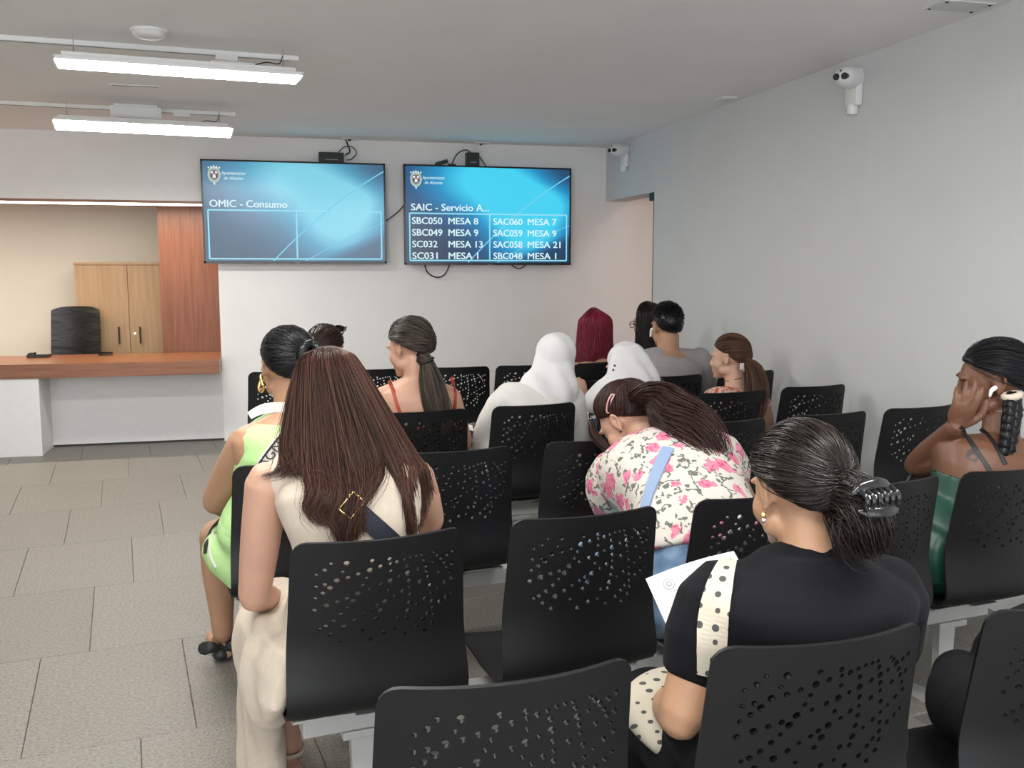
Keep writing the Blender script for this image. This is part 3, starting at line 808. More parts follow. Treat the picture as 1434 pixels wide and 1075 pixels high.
def build_shell():
    holes = chair_holes(); L = SHELL_L; hw = 0.212; rc = 0.034
    out = []
    def corner(cx, cy, a0):
        for a in np.linspace(a0, a0 + math.pi / 2, 5): out.append((cx + rc * math.cos(a), cy + rc * math.sin(a)))
    def line(p, q, n):
        for k in range(1, n): out.append((p[0] + (q[0] - p[0]) * k / n, p[1] + (q[1] - p[1]) * k / n))
    corner(-hw + rc, rc, math.pi); line((-hw + rc, 0), (hw - rc, 0), 12); corner(hw - rc, rc, 1.5 * math.pi)
    line((hw, rc), (hw, L - rc), 30); corner(hw - rc, L - rc, 0); line((hw - rc, L), (-hw + rc, L), 10); corner(-hw + rc, L - rc, math.pi / 2); line((-hw, L - rc), (-hw, rc), 30)
    V = [Vector(p_) for p_ in out]; E = [(i, (i + 1) % len(out)) for i in range(len(out))]
    nb = len(out)
    for (a, t, r) in holes:
        k = len(V)
        for j in range(9): V.append(Vector((a + r * math.cos(j * 2 * math.pi / 9), t + r * math.sin(j * 2 * math.pi / 9))))
        E += [(k + j, k + (j + 1) % 9) for j in range(9)]
    for t in np.arange(0.022, L - 0.012, 0.0225):
        for a in np.arange(-hw + 0.02, hw - 0.01, 0.0266):
            if all((a - h[0]) ** 2 + (t - h[1]) ** 2 > (h[2] + 0.005) ** 2 for h in holes): V.append(Vector((a, t)))
    res = delaunay_2d_cdt(V, E, [], 1, 1e-5)
    v2, faces = res[0], res[2]
    keep = []
    for f in faces:
        c = sum((v2[i] for i in f), Vector((0, 0))) / len(f)
        if any((c.x - h[0]) ** 2 + (c.y - h[1]) ** 2 < (h[2] * 0.96) ** 2 for h in holes): continue
        keep.append(f)
    bm = bmesh.new()
    A = [bm.verts.new(shell_point(v.x, v.y)) for v in v2]
    for f in keep:
        try: bm.faces.new([A[i] for i in f])
        except ValueError: pass
    bmesh.ops.delete(bm, geom=[v for v in bm.verts if not v.link_faces], context='VERTS')
    bmesh.ops.recalc_face_normals(bm, faces=bm.faces[:])
    bm.normal_update()
    th = 0.0085
    me0 = bpy.data.meshes.new('tmp'); bm.to_mesh(me0)
    nrm = {v.index: v.normal.copy() for v in bm.verts}
    bm.verts.index_update()
    B = {v.index: None for v in bm.verts}
    vs = list(bm.verts); fs = list(bm.faces); bedges = [e for e in bm.edges if e.is_boundary]
    for v in vs: B[v.index] = bm.verts.new(v.co - v.normal * th)
    for f in fs: bm.faces.new([B[v.index] for v in reversed(f.verts)])
    for e in bedges:
        a, b = e.verts
        try: bm.faces.new((a, b, B[b.index], B[a.index]))
        except ValueError: pass
    bmesh.ops.recalc_face_normals(bm, faces=bm.faces[:])
    me = bpy.data.meshes.new('seat_shell'); bm.to_mesh(me); bm.free()
    me.materials.append(M['black_shell'])
    me.polygons.foreach_set('use_smooth', [True] * len(me.polygons))
    me.set_sharp_from_angle(angle=R(45))
    return me
SHELL = build_shell()
def mount_mesh():
    b = MB(); b.prism([(-0.15, 0.421), (0.14, 0.430), (0.09, 0.405), (0.06, 0.376), (-0.03, 0.376), (-0.09, 0.400)], 0, -0.05, 0.05)
    b.box((-0.20, -0.13, 0.414), (-0.05, 0.12, 0.421)).box((0.05, -0.13, 0.414), (0.20, 0.12, 0.421))
    bmesh.ops.recalc_face_normals(b.bm, faces=b.bm.faces[:])
    me = bpy.data.meshes.new('mount_plate'); b.bm.to_mesh(me); b.bm.free(); me.materials.append(M['grey_metal']); return me
MOUNT = mount_mesh()
CHW = 0.208
def chair(xl, yl, rot, label):
    """xl, yl: top left corner of the back as measured; rot: turn of the row in degrees"""
    a = R(rot); fx = np.array([math.cos(a), math.sin(a)]); fy = np.array([-math.sin(a), math.cos(a)])
    o = np.array([xl, yl]) + fx * CHW + fy * 0.215
    r = empty('waiting_chair', (o[0], o[1], 0), a)
    tag(r, label, 'chair', 'black perforated waiting chairs')
    link('seat_shell', SHELL, r); link('mount_plate', MOUNT, r)
    return o, a
def bench(origins, a, label):
    """a steel beam on two plate legs carrying the seats of one row"""
    P0, P1 = np.array(origins[0]), np.array(origins[-1])
    c = (P0 + P1) / 2; L = np.linalg.norm(P1 - P0)
    ang = math.atan2(P1[1] - P0[1], P1[0] - P0[0])
    r = empty('bench_frame', (c[0], c[1], 0), ang); tag(r, label, 'bench frame', 'grey steel beams under the seat rows')
    MB().box((-L / 2 - 0.16, -0.02, 0.318), (L / 2 + 0.16, 0.045, 0.374), 0.004).build('beam', M['grey_metal'], r)
    for s in (-1, 1):
        x = s * L / 2
        lg = MB()
        lg.prism([(x - 0.035, 0.30), (x + 0.035, 0.30), (x + 0.026, 0.02), (x - 0.026, 0.02)], 1, 0.0, 0.03)
        lg.box((x - 0.06, -0.025, 0.296), (x + 0.06, 0.05, 0.317), 0.003)
        l = lg.build('leg', M['grey_metal'], r)
        MB().prism([(-0.24, 0.0), (0.25, 0.0), (0.25, 0.012), (0.05, 0.026), (-0.03, 0.026), (-0.24, 0.012)], 0, x - 0.028, x + 0.028).build('foot', M['grey_metal'], l)
    return r

CH = {}
def row(key, rot, seats, blabel):
    os_ = []
    for name, xl, yl, lb in seats:
        o, a = chair(xl, yl, rot, lb); CH[name] = (o, a); os_.append(o)
    bench(os_, R(rot), blabel)
row('A', 3, [('A1', .127, 1.346, 'empty black perforated chair at the bottom edge, left of the woman in black'),
             ('A2', .678, 1.366, 'black perforated chair of the woman in the black T-shirt'),
             ('A3', 1.235, 1.400, 'black perforated chair in the bottom right corner, behind black trousers')], 'grey steel beam under the nearest row of chairs')
row('B', 7.5, [('B1', .016, 2.135, 'black perforated chair of the woman with long brown hair'),
               ('B2', .549, 2.215, 'empty black perforated chair between the long-haired woman and the woman in black'),
               ('B3', 1.075, 2.290, 'black perforated chair of the woman bent forward in a floral shirt')], 'grey steel beam under the row of the long-haired woman')
row('Bb', 7.5, [('B4', 1.515, 2.350, 'empty black chair just right of the claw-clipped hair'),
                ('B5', 2.010, 2.415, 'black chair of the woman in the green dress')], 'grey steel beam under the chair of the woman in green satin')
row('C', 7.5, [('C0', -.145, 3.045, 'black chair of the woman in the lime green vest'),
               ('C1', .385, 3.125, 'empty black perforated chair right behind the long-haired woman, in the third row'),
               ('C2', .920, 3.205, 'empty dark chair left of the floral shirt sleeve')], 'grey steel beam under the row of the woman in lime green')
row('Cb', 7.5, [('C3', 1.555, 3.470, 'black chair straight beyond the floral shirt, below the ponytailed woman'),
                ('C4', 2.085, 3.550, 'empty black perforated chair beyond the claw-clipped head'),
                ('C5', 2.600, 3.625, 'empty black perforated chair beside the right wall, left of the propped elbow')], 'grey steel beam under the third row by the right wall')
row('D', 7.5, [('D0', -.130, 3.960, 'black chair of the woman with the hair bun, mostly hidden'),
               ('D1', .408, 4.035, 'black chair of the woman with orange shoulder straps'),
               ('D2', .932, 4.110, 'black chair of the woman in the long white veil and tunic')], 'grey steel beam under the row of the two veiled women, left part')
row('Db', 7.5, [('D3', 1.480, 4.220, 'black chair of the smaller veiled woman'),
                ('D4', 2.015, 4.300, 'black chair of the woman with the auburn ponytail'),
                ('D5', 2.550, 4.420, 'empty black perforated chair against the right wall, right of the auburn ponytail')], 'grey steel beam under the row of the auburn ponytail')
row('E', 10, [('E3', 1.480, 4.935, 'empty black chair between the two white veils'),
              ('E4', 2.015, 5.030, 'black chair of the man in the grey T-shirt'),
              ('E5', 2.545, 5.140, 'empty black chair by the wall, behind the auburn ponytail')], 'grey steel beam under the chair of the man in grey')
row('F', 1, [('F1', -.167, 5.845, 'black perforated chair at the far left end of the front row'),
             ('F2', .375, 5.840, 'black perforated chair between the bun and the bare-backed woman'),
             ('F3', .898, 5.840, 'black perforated chair behind the bare right shoulder')], 'grey steel beam under the front row below the left television')
row('Fb', 2, [('F4', 1.352, 5.853, 'empty black perforated chair left of the taller white veil'),
              ('F5', 1.885, 5.870, 'black chair of the woman with crimson hair'),
              ('F6', 2.420, 5.890, 'black chair of the dark-haired woman in glasses')], 'grey steel beam under the front row below the right television')

# ================================================================== PEOPLE: tools
def rotz(a): c, s = math.cos(a), math.sin(a); return np.array([[c, -s, 0], [s, c, 0], [0, 0, 1]])
def rotx(a): c, s = math.cos(a), math.sin(a); return np.array([[1, 0, 0], [0, c, -s], [0, s, c]])
def roty(a): c, s = math.cos(a), math.sin(a); return np.array([[c, 0, s], [0, 1, 0], [-s, 0, c]])

def mesh_np(me):
    V = np.empty(len(me.vertices) * 3, np.float32); me.vertices.foreach_get('co', V)
    Nn = np.empty(len(me.vertices) * 3, np.float32); me.vertices.foreach_get('normal', Nn)
    return V.reshape(-1, 3), Nn.reshape(-1, 3)

class Sol:
    """overlapping rounded solids, fused into ONE continuous skin"""
    def __init__(s): s.V = []; s.F = []
    def add(s, V, F):
        k = len(s.V); s.V += [tuple(v) for v in V]; s.F += [tuple(i + k for i in f) for f in F]
    def ell(s, c, r, Rm=None, n=20, m=12):
        c = np.asarray(c, float); r = np.asarray(r, float) if not np.isscalar(r) else np.array([r] * 3)
        V = []
        for i in range(1, m):
            th = math.pi * i / m
            for j in range(n):
                ph = 2 * math.pi * j / n
                V.append((math.sin(th) * math.cos(ph), math.sin(th) * math.sin(ph), math.cos(th)))
        V.append((0, 0, 1)); V.append((0, 0, -1))
        V = np.array(V) * r
        if Rm is not None: V = V @ np.asarray(Rm).T
        V = V + c
        F = []
        for i in range(m - 2):
            for j in range(n): F.append((i * n + j, (i + 1) * n + j, (i + 1) * n + (j + 1) % n, i * n + (j + 1) % n))
        t, b = (m - 1) * n, (m - 1) * n + 1
        for j in range(n):
            F.append((t, j, (j + 1) % n)); F.append((b, (m - 2) * n + (j + 1) % n, (m - 2) * n + j))
        s.add(V, F); return s
    def tube(s, pts, rad, n=16, sub=5, flat=1.0, ref=None):
        s.add(*tube_mesh(pts, rad, n, sub, flat, ref=ref)); return s
    def loft(s, rings, n=36):
        """rings: (centre, side axis, depth axis, half width, half depth, squareness)"""
        V = []
        for c, sx, sy, a, b, k in rings:
            for t in np.linspace(0, 2 * math.pi, n, endpoint=False):
                ct, st = math.cos(t), math.sin(t)
                e = 2.0 / k
                V.append(c + sx * a * math.copysign(abs(ct) ** e, ct) + sy * b * math.copysign(abs(st) ** e, st))
        F = []
        for i in range(len(rings) - 1):
            for j in range(n): F.append((i * n + j, i * n + (j + 1) % n, (i + 1) * n + (j + 1) % n, (i + 1) * n + j))
        F.append(tuple(range(n))[::-1]); F.append(tuple((len(rings) - 1) * n + j for j in range(n)))
        s.add(V, F); return s
    def build(s, name, m, parent=None, voxel=0.007, it=4, disp=None):
        off = wloc(parent)
        me = mesh_from(name, np.array(s.V) - off, s.F, m)
        b = bmesh.new(); b.from_mesh(me); bmesh.ops.recalc_face_normals(b, faces=b.faces[:]); b.to_mesh(me); b.free()
        o = link(name, me, None)
        rm = o.modifiers.new('fuse', 'REMESH'); rm.mode = 'VOXEL'; rm.voxel_size = voxel; rm.use_smooth_shade = True
        if it:
            sm = o.modifiers.new('soften', 'SMOOTH'); sm.factor = 0.5; sm.iterations = it
        dg = bpy.context.evaluated_depsgraph_get(); dg.update()
        new = bpy.data.meshes.new_from_object(o.evaluated_get(dg))
        bpy.data.objects.remove(o); bpy.data.meshes.remove(me)
        new.name = name
        if disp is not None:
            V, Nn = mesh_np(new)
            V = V + disp(V + off, Nn)
            new.vertices.foreach_set('co', V.astype(np.float32).ravel()); new.update()
        new.polygons.foreach_set('use_smooth', [True] * len(new.polygons))
        if not new.materials: new.materials.append(m)
        return link(name, new, parent)

def folds(amp, dirs, seed=0):
    """soft cloth creases: sums of bent sine ridges along the given directions"""
    g = np.random.default_rng(seed)
    terms = []
    for d, freq in dirs:
        for k in range(3):
            dd = unit(np.asarray(d, float) + g.normal(0, 0.25, 3))
            terms.append((dd, freq * g.uniform(0.7, 1.4), g.uniform(0, 6.28), unit(g.normal(0, 1, 3)), g.uniform(3, 9), g.uniform(0.5, 1)))
    def f(V, Nn):
        h = np.zeros(len(V))
        for d, fr, ph, d2, f2, w in terms:
            h += w * np.sin(V @ d * fr + ph + 1.6 * np.sin(V @ d2 * f2 + ph * 2))
        h /= len(terms) ** 0.5
        return Nn * (h * amp)[:, None]
    return f

# ---- the head, in its own axes: x right, y forward, z up, origin between the ears
def head_solids(S, H, Rm, k=1.0, detail=True, fem=True):
    T = lambda p: np.asarray(H) + Rm @ (np.asarray(p, float) * k)
    E = lambda c, r, rot=None: S.ell(T(c), np.asarray(r) * k, Rm if rot is None else Rm @ rot)
    E((0, -0.014, 0.034), (0.074, 0.094, 0.084))
    E((0, 0.022, 0.012), (0.066, 0.066, 0.085))
    E((0, 0.034, -0.038), (0.056 if fem else 0.060, 0.056, 0.066))
    E((0, 0.062, -0.082), (0.030 if fem else 0.036, 0.026, 0.026))
    E((0, 0.078, -0.092), (0.018, 0.014, 0.014))
    for s in (-1, 1):
        E((s * 0.046, 0.012, -0.062), (0.018, 0.036, 0.022))
        E((s * 0.040, 0.048, -0.026), (0.026, 0.030, 0.034))
        if detail:
            E((s * 0.030, 0.082, 0.030), (0.022, 0.012, 0.008), roty(s * 0.18))
            E((s * 0.011, 0.096, -0.030), (0.009, 0.010, 0.008))
            # ear: rim, bowl and lobe
            ear = [(s * 0.070, 0.006, -0.012), (s * 0.076, 0.006, 0.012), (s * 0.080, -0.004, 0.030), (s * 0.085, -0.018, 0.030), (s * 0.087, -0.026, 0.014), (s * 0.084, -0.020, -0.008), (s * 0.078, -0.006, -0.026)]
            S.tube([T(q) for q in ear], [0.004 * k, 0.0046 * k, 0.005 * k, 0.005 * k, 0.005 * k, 0.005 * k, 0.0066 * k], 8, 4)
            E((s * 0.074, -0.008, 0.002), (0.007, 0.016, 0.026), rotz(s * -0.35))
    if detail:
        S.tube([T((0, 0.082, 0.022)), T((0, 0.090, 0.000)), T((0, 0.099, -0.022)), T((0, 0.097, -0.030))], [0.008 * k, 0.008 * k, 0.010 * k, 0.008 * k], 10, 4)
        E((0, 0.088, -0.054), (0.023, 0.011, 0.0055)); E((0, 0.087, -0.066), (0.020, 0.011, 0.0065))
    return T

def hand(S, wrist, d, nrm, side, curl=0.35, k=1.0, spread=0.06, curls=None):
    """palm, four unequal fingers with three joints each, thumb from the side near the wrist"""
    d = unit(d); nrm = unit(np.asarray(nrm, float) - d * (np.asarray(nrm, float) @ d)); w = np.cross(d, nrm) * side
    wrist = np.asarray(wrist, float)
    B = np.stack([w, d, nrm], 1)
    S.ell(wrist + d * 0.046 * k, np.array((0.037, 0.052, 0.015)) * k, B)
    S.tube([wrist - d * 0.02 * k, wrist + d * 0.03 * k], [0.023 * k, 0.026 * k], 12, 3, 0.7, ref=w)
    for i, Lf in enumerate((0.070, 0.080, 0.074, 0.058)):
        c = (curls[i] if curls else curl)
        p = wrist + d * (0.082 - 0.006 * abs(i - 1.3)) * k + w * (0.028 - 0.0187 * i) * k
        ang = 0.0; dd = unit(d + w * spread * (1.3 - i)); pts = [p - d * 0.02 * k, p]
        for seg, fr in enumerate((0.45, 0.30, 0.25)):
            ang += c * (0.8 if seg == 0 else 1.0)
            v = dd * math.cos(ang) + nrm * math.sin(ang)
            p = p + v * Lf * fr * k; pts.append(p)
        S.tube(pts, np.array([0.0095, 0.0095, 0.0088, 0.0082, 0.0070]) * k, 10, 3)
    b = wrist + d * 0.018 * k + w * 0.022 * k
    q1 = b + (w * 0.72 + d * 0.6 + nrm * 0.25) * 0.040 * k; q2 = q1 + (w * 0.30 + d * 0.9 + nrm * 0.30) * 0.032 * k; q3 = q2 + (d * 0.95 + nrm * 0.35) * 0.026 * k
    S.tube([b, q1, q2, q3], np.array([0.014, 0.0125, 0.0105, 0.0085]) * k, 10, 3)

class Body:
    """A seated figure. All joints are points of the room."""
    FEM = [(-0.04, .115, .085), (0.02, .165, .118), (0.12, .180, .128), (0.26, .166, .116), (0.42, .136, .098), (0.56, .140, .100), (0.72, .158, .106), (0.84, .166, .098), (0.92, .140, .080), (0.975, .086, .062), (1.03, .056, .055)]
    MAN = [(-0.04, .115, .09), (0.02, .160, .118), (0.12, .172, .125), (0.26, .165, .116), (0.42, .155, .108), (0.56, .166, .112), (0.72, .184, .118), (0.84, .192, .108), (0.92, .160, .088), (0.975, .096, .066), (1.03, .064, .060)]
    def __init__(s, spine, shL, shR, head, face=(0, 0, 0), hipside=None, girth=1.0, man=False, k=1.0, arms=None, legs=None, seat_rot=0.0, armr=1.0, auto=True, deep=1.0):
        s.deep = deep
        s.spine = [np.asarray(p, float) for p in spine]
        if auto:
            a, b = s.spine[0], s.spine[-1]; f = np.array([-math.sin(seat_rot), math.cos(seat_rot), 0])
            s.spine = [a, a * 0.66 + b * 0.34 - f * 0.012, a * 0.32 + b * 0.68 - f * 0.022 + (a - b) * np.array((0.10, 0.10, 0)), b]
        s.shL, s.shR = np.asarray(shL, float), np.asarray(shR, float)
        s.H = np.asarray(head, float)
        s.Rm = rotz(R(face[0])) @ rotx(R(face[1])) @ roty(R(face[2]))     # yaw (+ = turned to the left), pitch (- = looking down), roll
        s.k, s.man, s.girth, s.armr = k, man, girth, armr
        s.hs = unit(hipside if hipside is not None else (math.cos(seat_rot), math.sin(seat_rot), 0))
        s.fw = np.array([-s.hs[1], s.hs[0], 0.0])
        s.ss = unit(s.shR - s.shL)
        s.table = Body.MAN if man else Body.FEM
        s.arms = arms or {}; s.legs = legs or {}
        hp = s.spine[0]
        for sd in 'LR':
            sg = -1 if sd == 'L' else 1
            if sd not in s.legs:
                kn = hp + s.hs * sg * 0.10 + s.fw * 0.40 * k; kn[2] = 0.50
                an = kn + s.fw * 0.02; an[2] = 0.085
                s.legs[sd] = (kn, an)
            if sd not in s.arms:
                sh = s.shL if sd == 'L' else s.shR
                el = sh + s.ss * sg * 0.05 * k + s.fw * 0.06 + np.array([0, 0, -0.26 * k])
                wr = el + s.fw * 0.20 * k - s.ss * sg * 0.07 + np.array([0, 0, -0.04])
                s.arms[sd] = (el, wr)
        s.curve = catmull(s.spine, 12)
        a = np.concatenate([[0], np.cumsum(np.linalg.norm(np.diff(s.curve, axis=0), axis=1))]); s.u = a / a[-1]; s.len = a[-1]
    def at(s, u):
        C = np.array([np.interp(u, s.u, s.curve[:, i]) for i in range(3)])
        if u < 0: C = s.curve[0] + (s.curve[1] - s.curve[0]) / (s.u[1] - s.u[0]) * u
        if u > 1: C = s.curve[-1] + unit(s.curve[-1] - s.curve[-2]) * (u - 1) * s.len
        e = 0.04
        q = lambda t: np.array([np.interp(np.clip(t, 0, 1), s.u, s.curve[:, i]) for i in range(3)])
        T = unit(q(u + e) - q(u - e))
        m = np.clip((u - 0.15) / 0.6, 0, 1)
        sd = unit(s.hs * (1 - m) + s.ss * m); sd = unit(sd - T * (sd @ T))
        return C, sd, np.cross(T, sd)
    def ring(s, u, grow=0.0):
        t = np.array(s.table)
        a = np.interp(u, t[:, 0], t[:, 1]) * s.girth * s.k; b = np.interp(u, t[:, 0], t[:, 2]) * s.girth * s.k * s.deep
        C, sd, fd = s.at(u)
        return (C, sd, fd, a + grow, b + grow, 2.4)
    def torso(s, S, u0=-0.04, u1=1.03, grow=0.0, n=16):
        S.loft([s.ring(u, grow * (1.0 if i < n - 1 else 1)) for i, u in enumerate(np.linspace(u0, u1, n))])
    def sh(s, sd): return s.shL if sd == 'L' else s.shR
    def traps(s, S, grow=0.0):
        C, _, _ = s.at(0.96)
        for sd in 'LR':
            q = s.sh(sd)
            S.tube([C, (C + q) / 2 + np.array([0, 0, 0.004]), q], np.array([0.050, 0.047, 0.050]) * s.k * (1.1 if s.man else 1) + grow, 14, 4)
    def upper(s, S, sd, f=1.0, grow=0.0, f0=0.0):
        a, (e, w) = s.sh(sd), s.arms[sd]
        g = s.armr * s.k * (1.15 if s.man else 1.0)
        L = lambda t: a + (e - a) * t
        rr = lambda t: np.interp(t, [0, 0.2, 0.55, 1], [0.050, 0.049, 0.046, 0.038]) * g + grow
        ts = np.linspace(f0, f, 5)
        S.tube([L(t) for t in ts], [rr(t) for t in ts], 18, 4)
    def fore(s, S, sd, f=1.0, grow=0.0):
        e, w = s.arms[sd]; g = s.armr ** 0.6 * s.k * (1.12 if s.man else 1)
        ts = np.linspace(0, f, 5)
        S.tube([e + (w - e) * t for t in ts], [np.interp(t, [0, 0.3, 1], [0.038, 0.039, 0.025]) * g + grow for t in ts], 16, 4)
    def hipj(s, sd): return s.spine[0] + s.hs * (-0.09 if sd == 'L' else 0.09) * s.k * s.girth + s.fw * 0.03
    def leg(s, S, sd, f=2.0, grow=0.0):
        h, (kn, an) = s.hipj(sd), s.legs[sd]; g = s.girth * s.k
        if f > 0:
            ts = np.linspace(0, min(f, 1), 5)
            S.tube([h + (kn - h) * t for t in ts], [np.interp(t, [0, 1], [0.090, 0.060]) * g + grow for t in ts], 18, 4)
        if f > 1:
            ts = np.linspace(0, f - 1, 6)
            S.tube([kn + (an - kn) * t for t in ts], [np.interp(t, [0, 0.3, 0.75, 1], [0.056, 0.058, 0.040, 0.034]) * g + grow for t in ts], 18, 4)
    def foot(s, S, sd, grow=0.0, dirv=None, top=True):
        an = s.legs[sd][1]; d = unit(dirv if dirv is not None else s.fw * 1.0 + s.hs * (-0.15 if sd == 'L' else 0.15)); d = unit((d[0], d[1], 0))
        z = 0.03
        g = lambda v: np.array([v[0], v[1], z])
        S.tube([g(an - d * 0.035), g(an + d * 0.06), g(an + d * 0.14), g(an + d * 0.185)], np.array([0.030, 0.034, 0.036, 0.026]) + grow, 14, 4, 0.72, ref=np.cross(d, (0, 0, 1)))
        if top: S.tube([an + np.array([0, 0, 0.01]), an + d * 0.03 + np.array([0, 0, -0.03]), g(an + d * 0.09)], [0.034, 0.034, 0.028], 12, 4)
        return d
    def skin(s, name, m, parent, voxel=0.007, detail=True, hands=True, feet=True, handspec=None, it=4, legs=True):
        S = Sol()
        s.torso(S); s.traps(S)
        base = s.H + s.Rm @ np.array((0, -0.022, -0.045)) * s.k
        C, _, _ = s.at(0.93)
        r = 0.060 if s.man else 0.051
        S.tube([C, C * 0.35 + base * 0.65, base], np.array([r * 1.08, r, r * 1.0]) * s.k, 18, 4)
        s.T = head_solids(S, s.H, s.Rm, s.k, detail, not s.man)
        for sd in 'LR':
            s.upper(S, sd); s.fore(S, sd)
            if legs:
                s.leg(S, sd)
                if feet: s.foot(S, sd)
            if hands:
                e, w = s.arms[sd]; sg = -1 if sd == 'L' else 1
                sp = (handspec or {}).get(sd)
                if sp: hand(S, w, sp[0], sp[1], sp[2], sp[3], s.k * 0.95, curls=sp[4] if len(sp) > 4 else None)
                else:
                    d = unit(w - e); hand(S, w, d, (0, 0, -1), 1 if sd == 'L' else -1, 0.4, s.k * 0.95)
        s.obj = S.build(name, m, parent, voxel, it)
        return s.obj
    def eyes(s, parent, brow=None, lashes=True):
        for sx in (-1, 1):
            S = Sol(); c = s.T((sx * 0.030, 0.0680, 0.006))
            S.ell(c, 0.0125 * s.k)
            off = wloc(parent)
            V = np.array(S.V) - off
            me = mesh_from('eye', V, S.F, [M['eye_white'], M['eye_iris']])
            ax = s.Rm @ np.array((0, 1, 0))
            for p_ in me.polygons:
                if unit(np.array(p_.center) - (c - off)) @ ax > 0.74: p_.material_index = 1
            link('eye', me, parent)
            pts = [s.T((sx * (0.017 + 0.0085 * t), 0.084 - 0.004 * t * t * 0.6, 0.017 - 0.0012 * (t - 1.6) ** 2 + 0.003)) for t in np.linspace(0, 3.3, 5)]
            if lashes: add_tube('eyelid', pts, 0.0018, M['black'], parent, 6, 3)
            if brow: add_tube('eyebrow', [q + s.Rm @ np.array((0, 0.0005, 0.014)) for q in pts], [0.002, 0.0035, 0.0035, 0.003, 0.0015], brow, parent, 6, 3)

# ---- hair
def strands(paths, rad, sides=3, tint=None, taper=0.25):
    """paths (n, k, 3) -> one mesh of fine tubes"""
    Pn = np.asarray(paths, float); n, k, _ = Pn.shape
    T = np.gradient(Pn, axis=1); T /= np.linalg.norm(T, axis=2)[..., None] + 1e-12
    ref = np.array([0.31, 0.87, 0.37]); X = np.cross(T, ref); X /= np.linalg.norm(X, axis=2)[..., None] + 1e-9
    Y = np.cross(T, X)
    prof = np.interp(np.linspace(0, 1, k), [0, 0.1, 0.7, 1], [0.6, 1, 0.9, taper])
    rr = (np.asarray(rad).reshape(-1, 1) * np.ones((n, 1)) * prof)[..., None]
    ang = np.arange(sides) * 2 * math.pi / sides
    ringv = np.stack([Pn + rr * (X * math.cos(a) + Y * math.sin(a)) for a in ang], 2)       # n,k,s,3
    idx = np.arange(n * k * sides).reshape(n, k, sides)
    q = np.stack([idx[:, :-1, :], np.roll(idx[:, :-1, :], -1, 2), np.roll(idx[:, 1:, :], -1, 2), idx[:, 1:, :]], -1).reshape(-1, 4)
    t = np.repeat(np.asarray(tint if tint is not None else rng.random(n)), k * sides)
    return ringv.reshape(-1, 3), q, t

CE = np.array((0, -0.014, 0.034)); RE = np.array((0.074, 0.094, 0.084))
def scalp(d, off=0.0):
    d = np.asarray(d, float); d = d / np.linalg.norm(d, axis=-1, keepdims=True)
    return CE + d * (RE + off)
def slerp(a, b, t):
    a = unit(a); b = unit(b); w = math.acos(np.clip(a @ b, -1, 1))
    if w < 1e-4: return np.repeat(a[None], len(t), 0)
    return (np.sin((1 - t) * w)[:, None] * a + np.sin(t * w)[:, None] * b) / math.sin(w)

def hair_obj(name, sets, m, parent):
    off = wloc(parent)
    Vs, Qs, Ts, k = [], [], [], 0
    for V, Q, T in sets:
        Vs.append(V - off); Qs.append(Q + k); Ts.append(T); k += len(V)
    return link(name, quads_mesh(name, np.vstack(Vs), np.vstack(Qs), m, np.concatenate(Ts)), parent)

def cap_set(Bd, off=0.006, low=-0.08, nback=0.0, n=64, mrow=34):
    """closed scalp shell under the strands"""
    V, Q = [], []
    ax = unit((0, -0.52, 0.85)); ex = np.array((1, 0, 0)); ey = np.cross(ax, ex)
    th1 = math.acos(low)
    for sgn, o_ in ((1, off), (0, -0.004)):
        for i in range(mrow + 1):
            for j in range(n):
                ph = 2 * math.pi * j / n
                eq = ex * math.cos(ph) + ey * math.sin(ph)
                th = math.acos(low - 0.24 * max(0.0, -eq[1])) * i / mrow
                d = ax * math.cos(th) + (ex * math.cos(ph) + ey * math.sin(ph)) * math.sin(th)
                fade = 1.0 if i < mrow - 2 else (mrow - i) / 2.0
                V.append(Bd.H + Bd.Rm @ (scalp(d, o_ * fade if sgn else o_) * Bd.k))
    st = (mrow + 1) * n
    for i in range(mrow):
        for j in range(n):
            Q.append((i * n + j, (i + 1) * n + j, (i + 1) * n + (j + 1) % n, i * n + (j + 1) % n))
    for j in range(n): Q.append((mrow * n + j, st + mrow * n + j, st + mrow * n + (j + 1) % n, mrow * n + (j + 1) % n))
    return np.array(V), np.array(Q), np.full(len(V), 0.15)

def hairline(t):
    """t 0..1 once round: right ear, forehead, left ear, nape"""
    a = t * 2 * math.pi
    e = np.array((0, 0.85, 0.52))
    return unit(np.array((1, 0, 0)) * math.cos(a) + e * math.sin(a) + unit((0, -0.52, 0.85)) * (-0.07 - 0.22 * max(0.0, -math.sin(a))))

def pulled_back(Bd, gather, n, rad, off=0.008, k=12, part=None, bulge=0.006, seed=1, wide=0.10):
    g = np.random.default_rng(seed); gather = unit(gather); out = []
    for i in range(n):
        a = hairline(g.random())
        if g.random() < 0.5: a = unit(a * (1 - 0.55 * g.random()) + gather * 0.3 * g.random() + unit((0, -0.2, 1)) * 0.4 * g.random())
        b = unit(gather + g.normal(0, wide, 3))
        t = np.linspace(0, 1, k)
        d = slerp(a, b, t)
        o_ = off * (0.35 + 0.65 * np.minimum(1, t * 5)) + bulge * np.sin(t * math.pi) + g.uniform(-0.002, 0.002) + 0.0012 * np.sin(t * g.uniform(4, 9) + g.random() * 6)
        L = CE + d * (RE + o_[:, None])
        out.append(Bd.H + (L * Bd.k) @ Bd.Rm.T)
    return strands(np.array(out), g.uniform(0.6, 1.25, n) * rad, 3, g.random(n), taper=0.8)

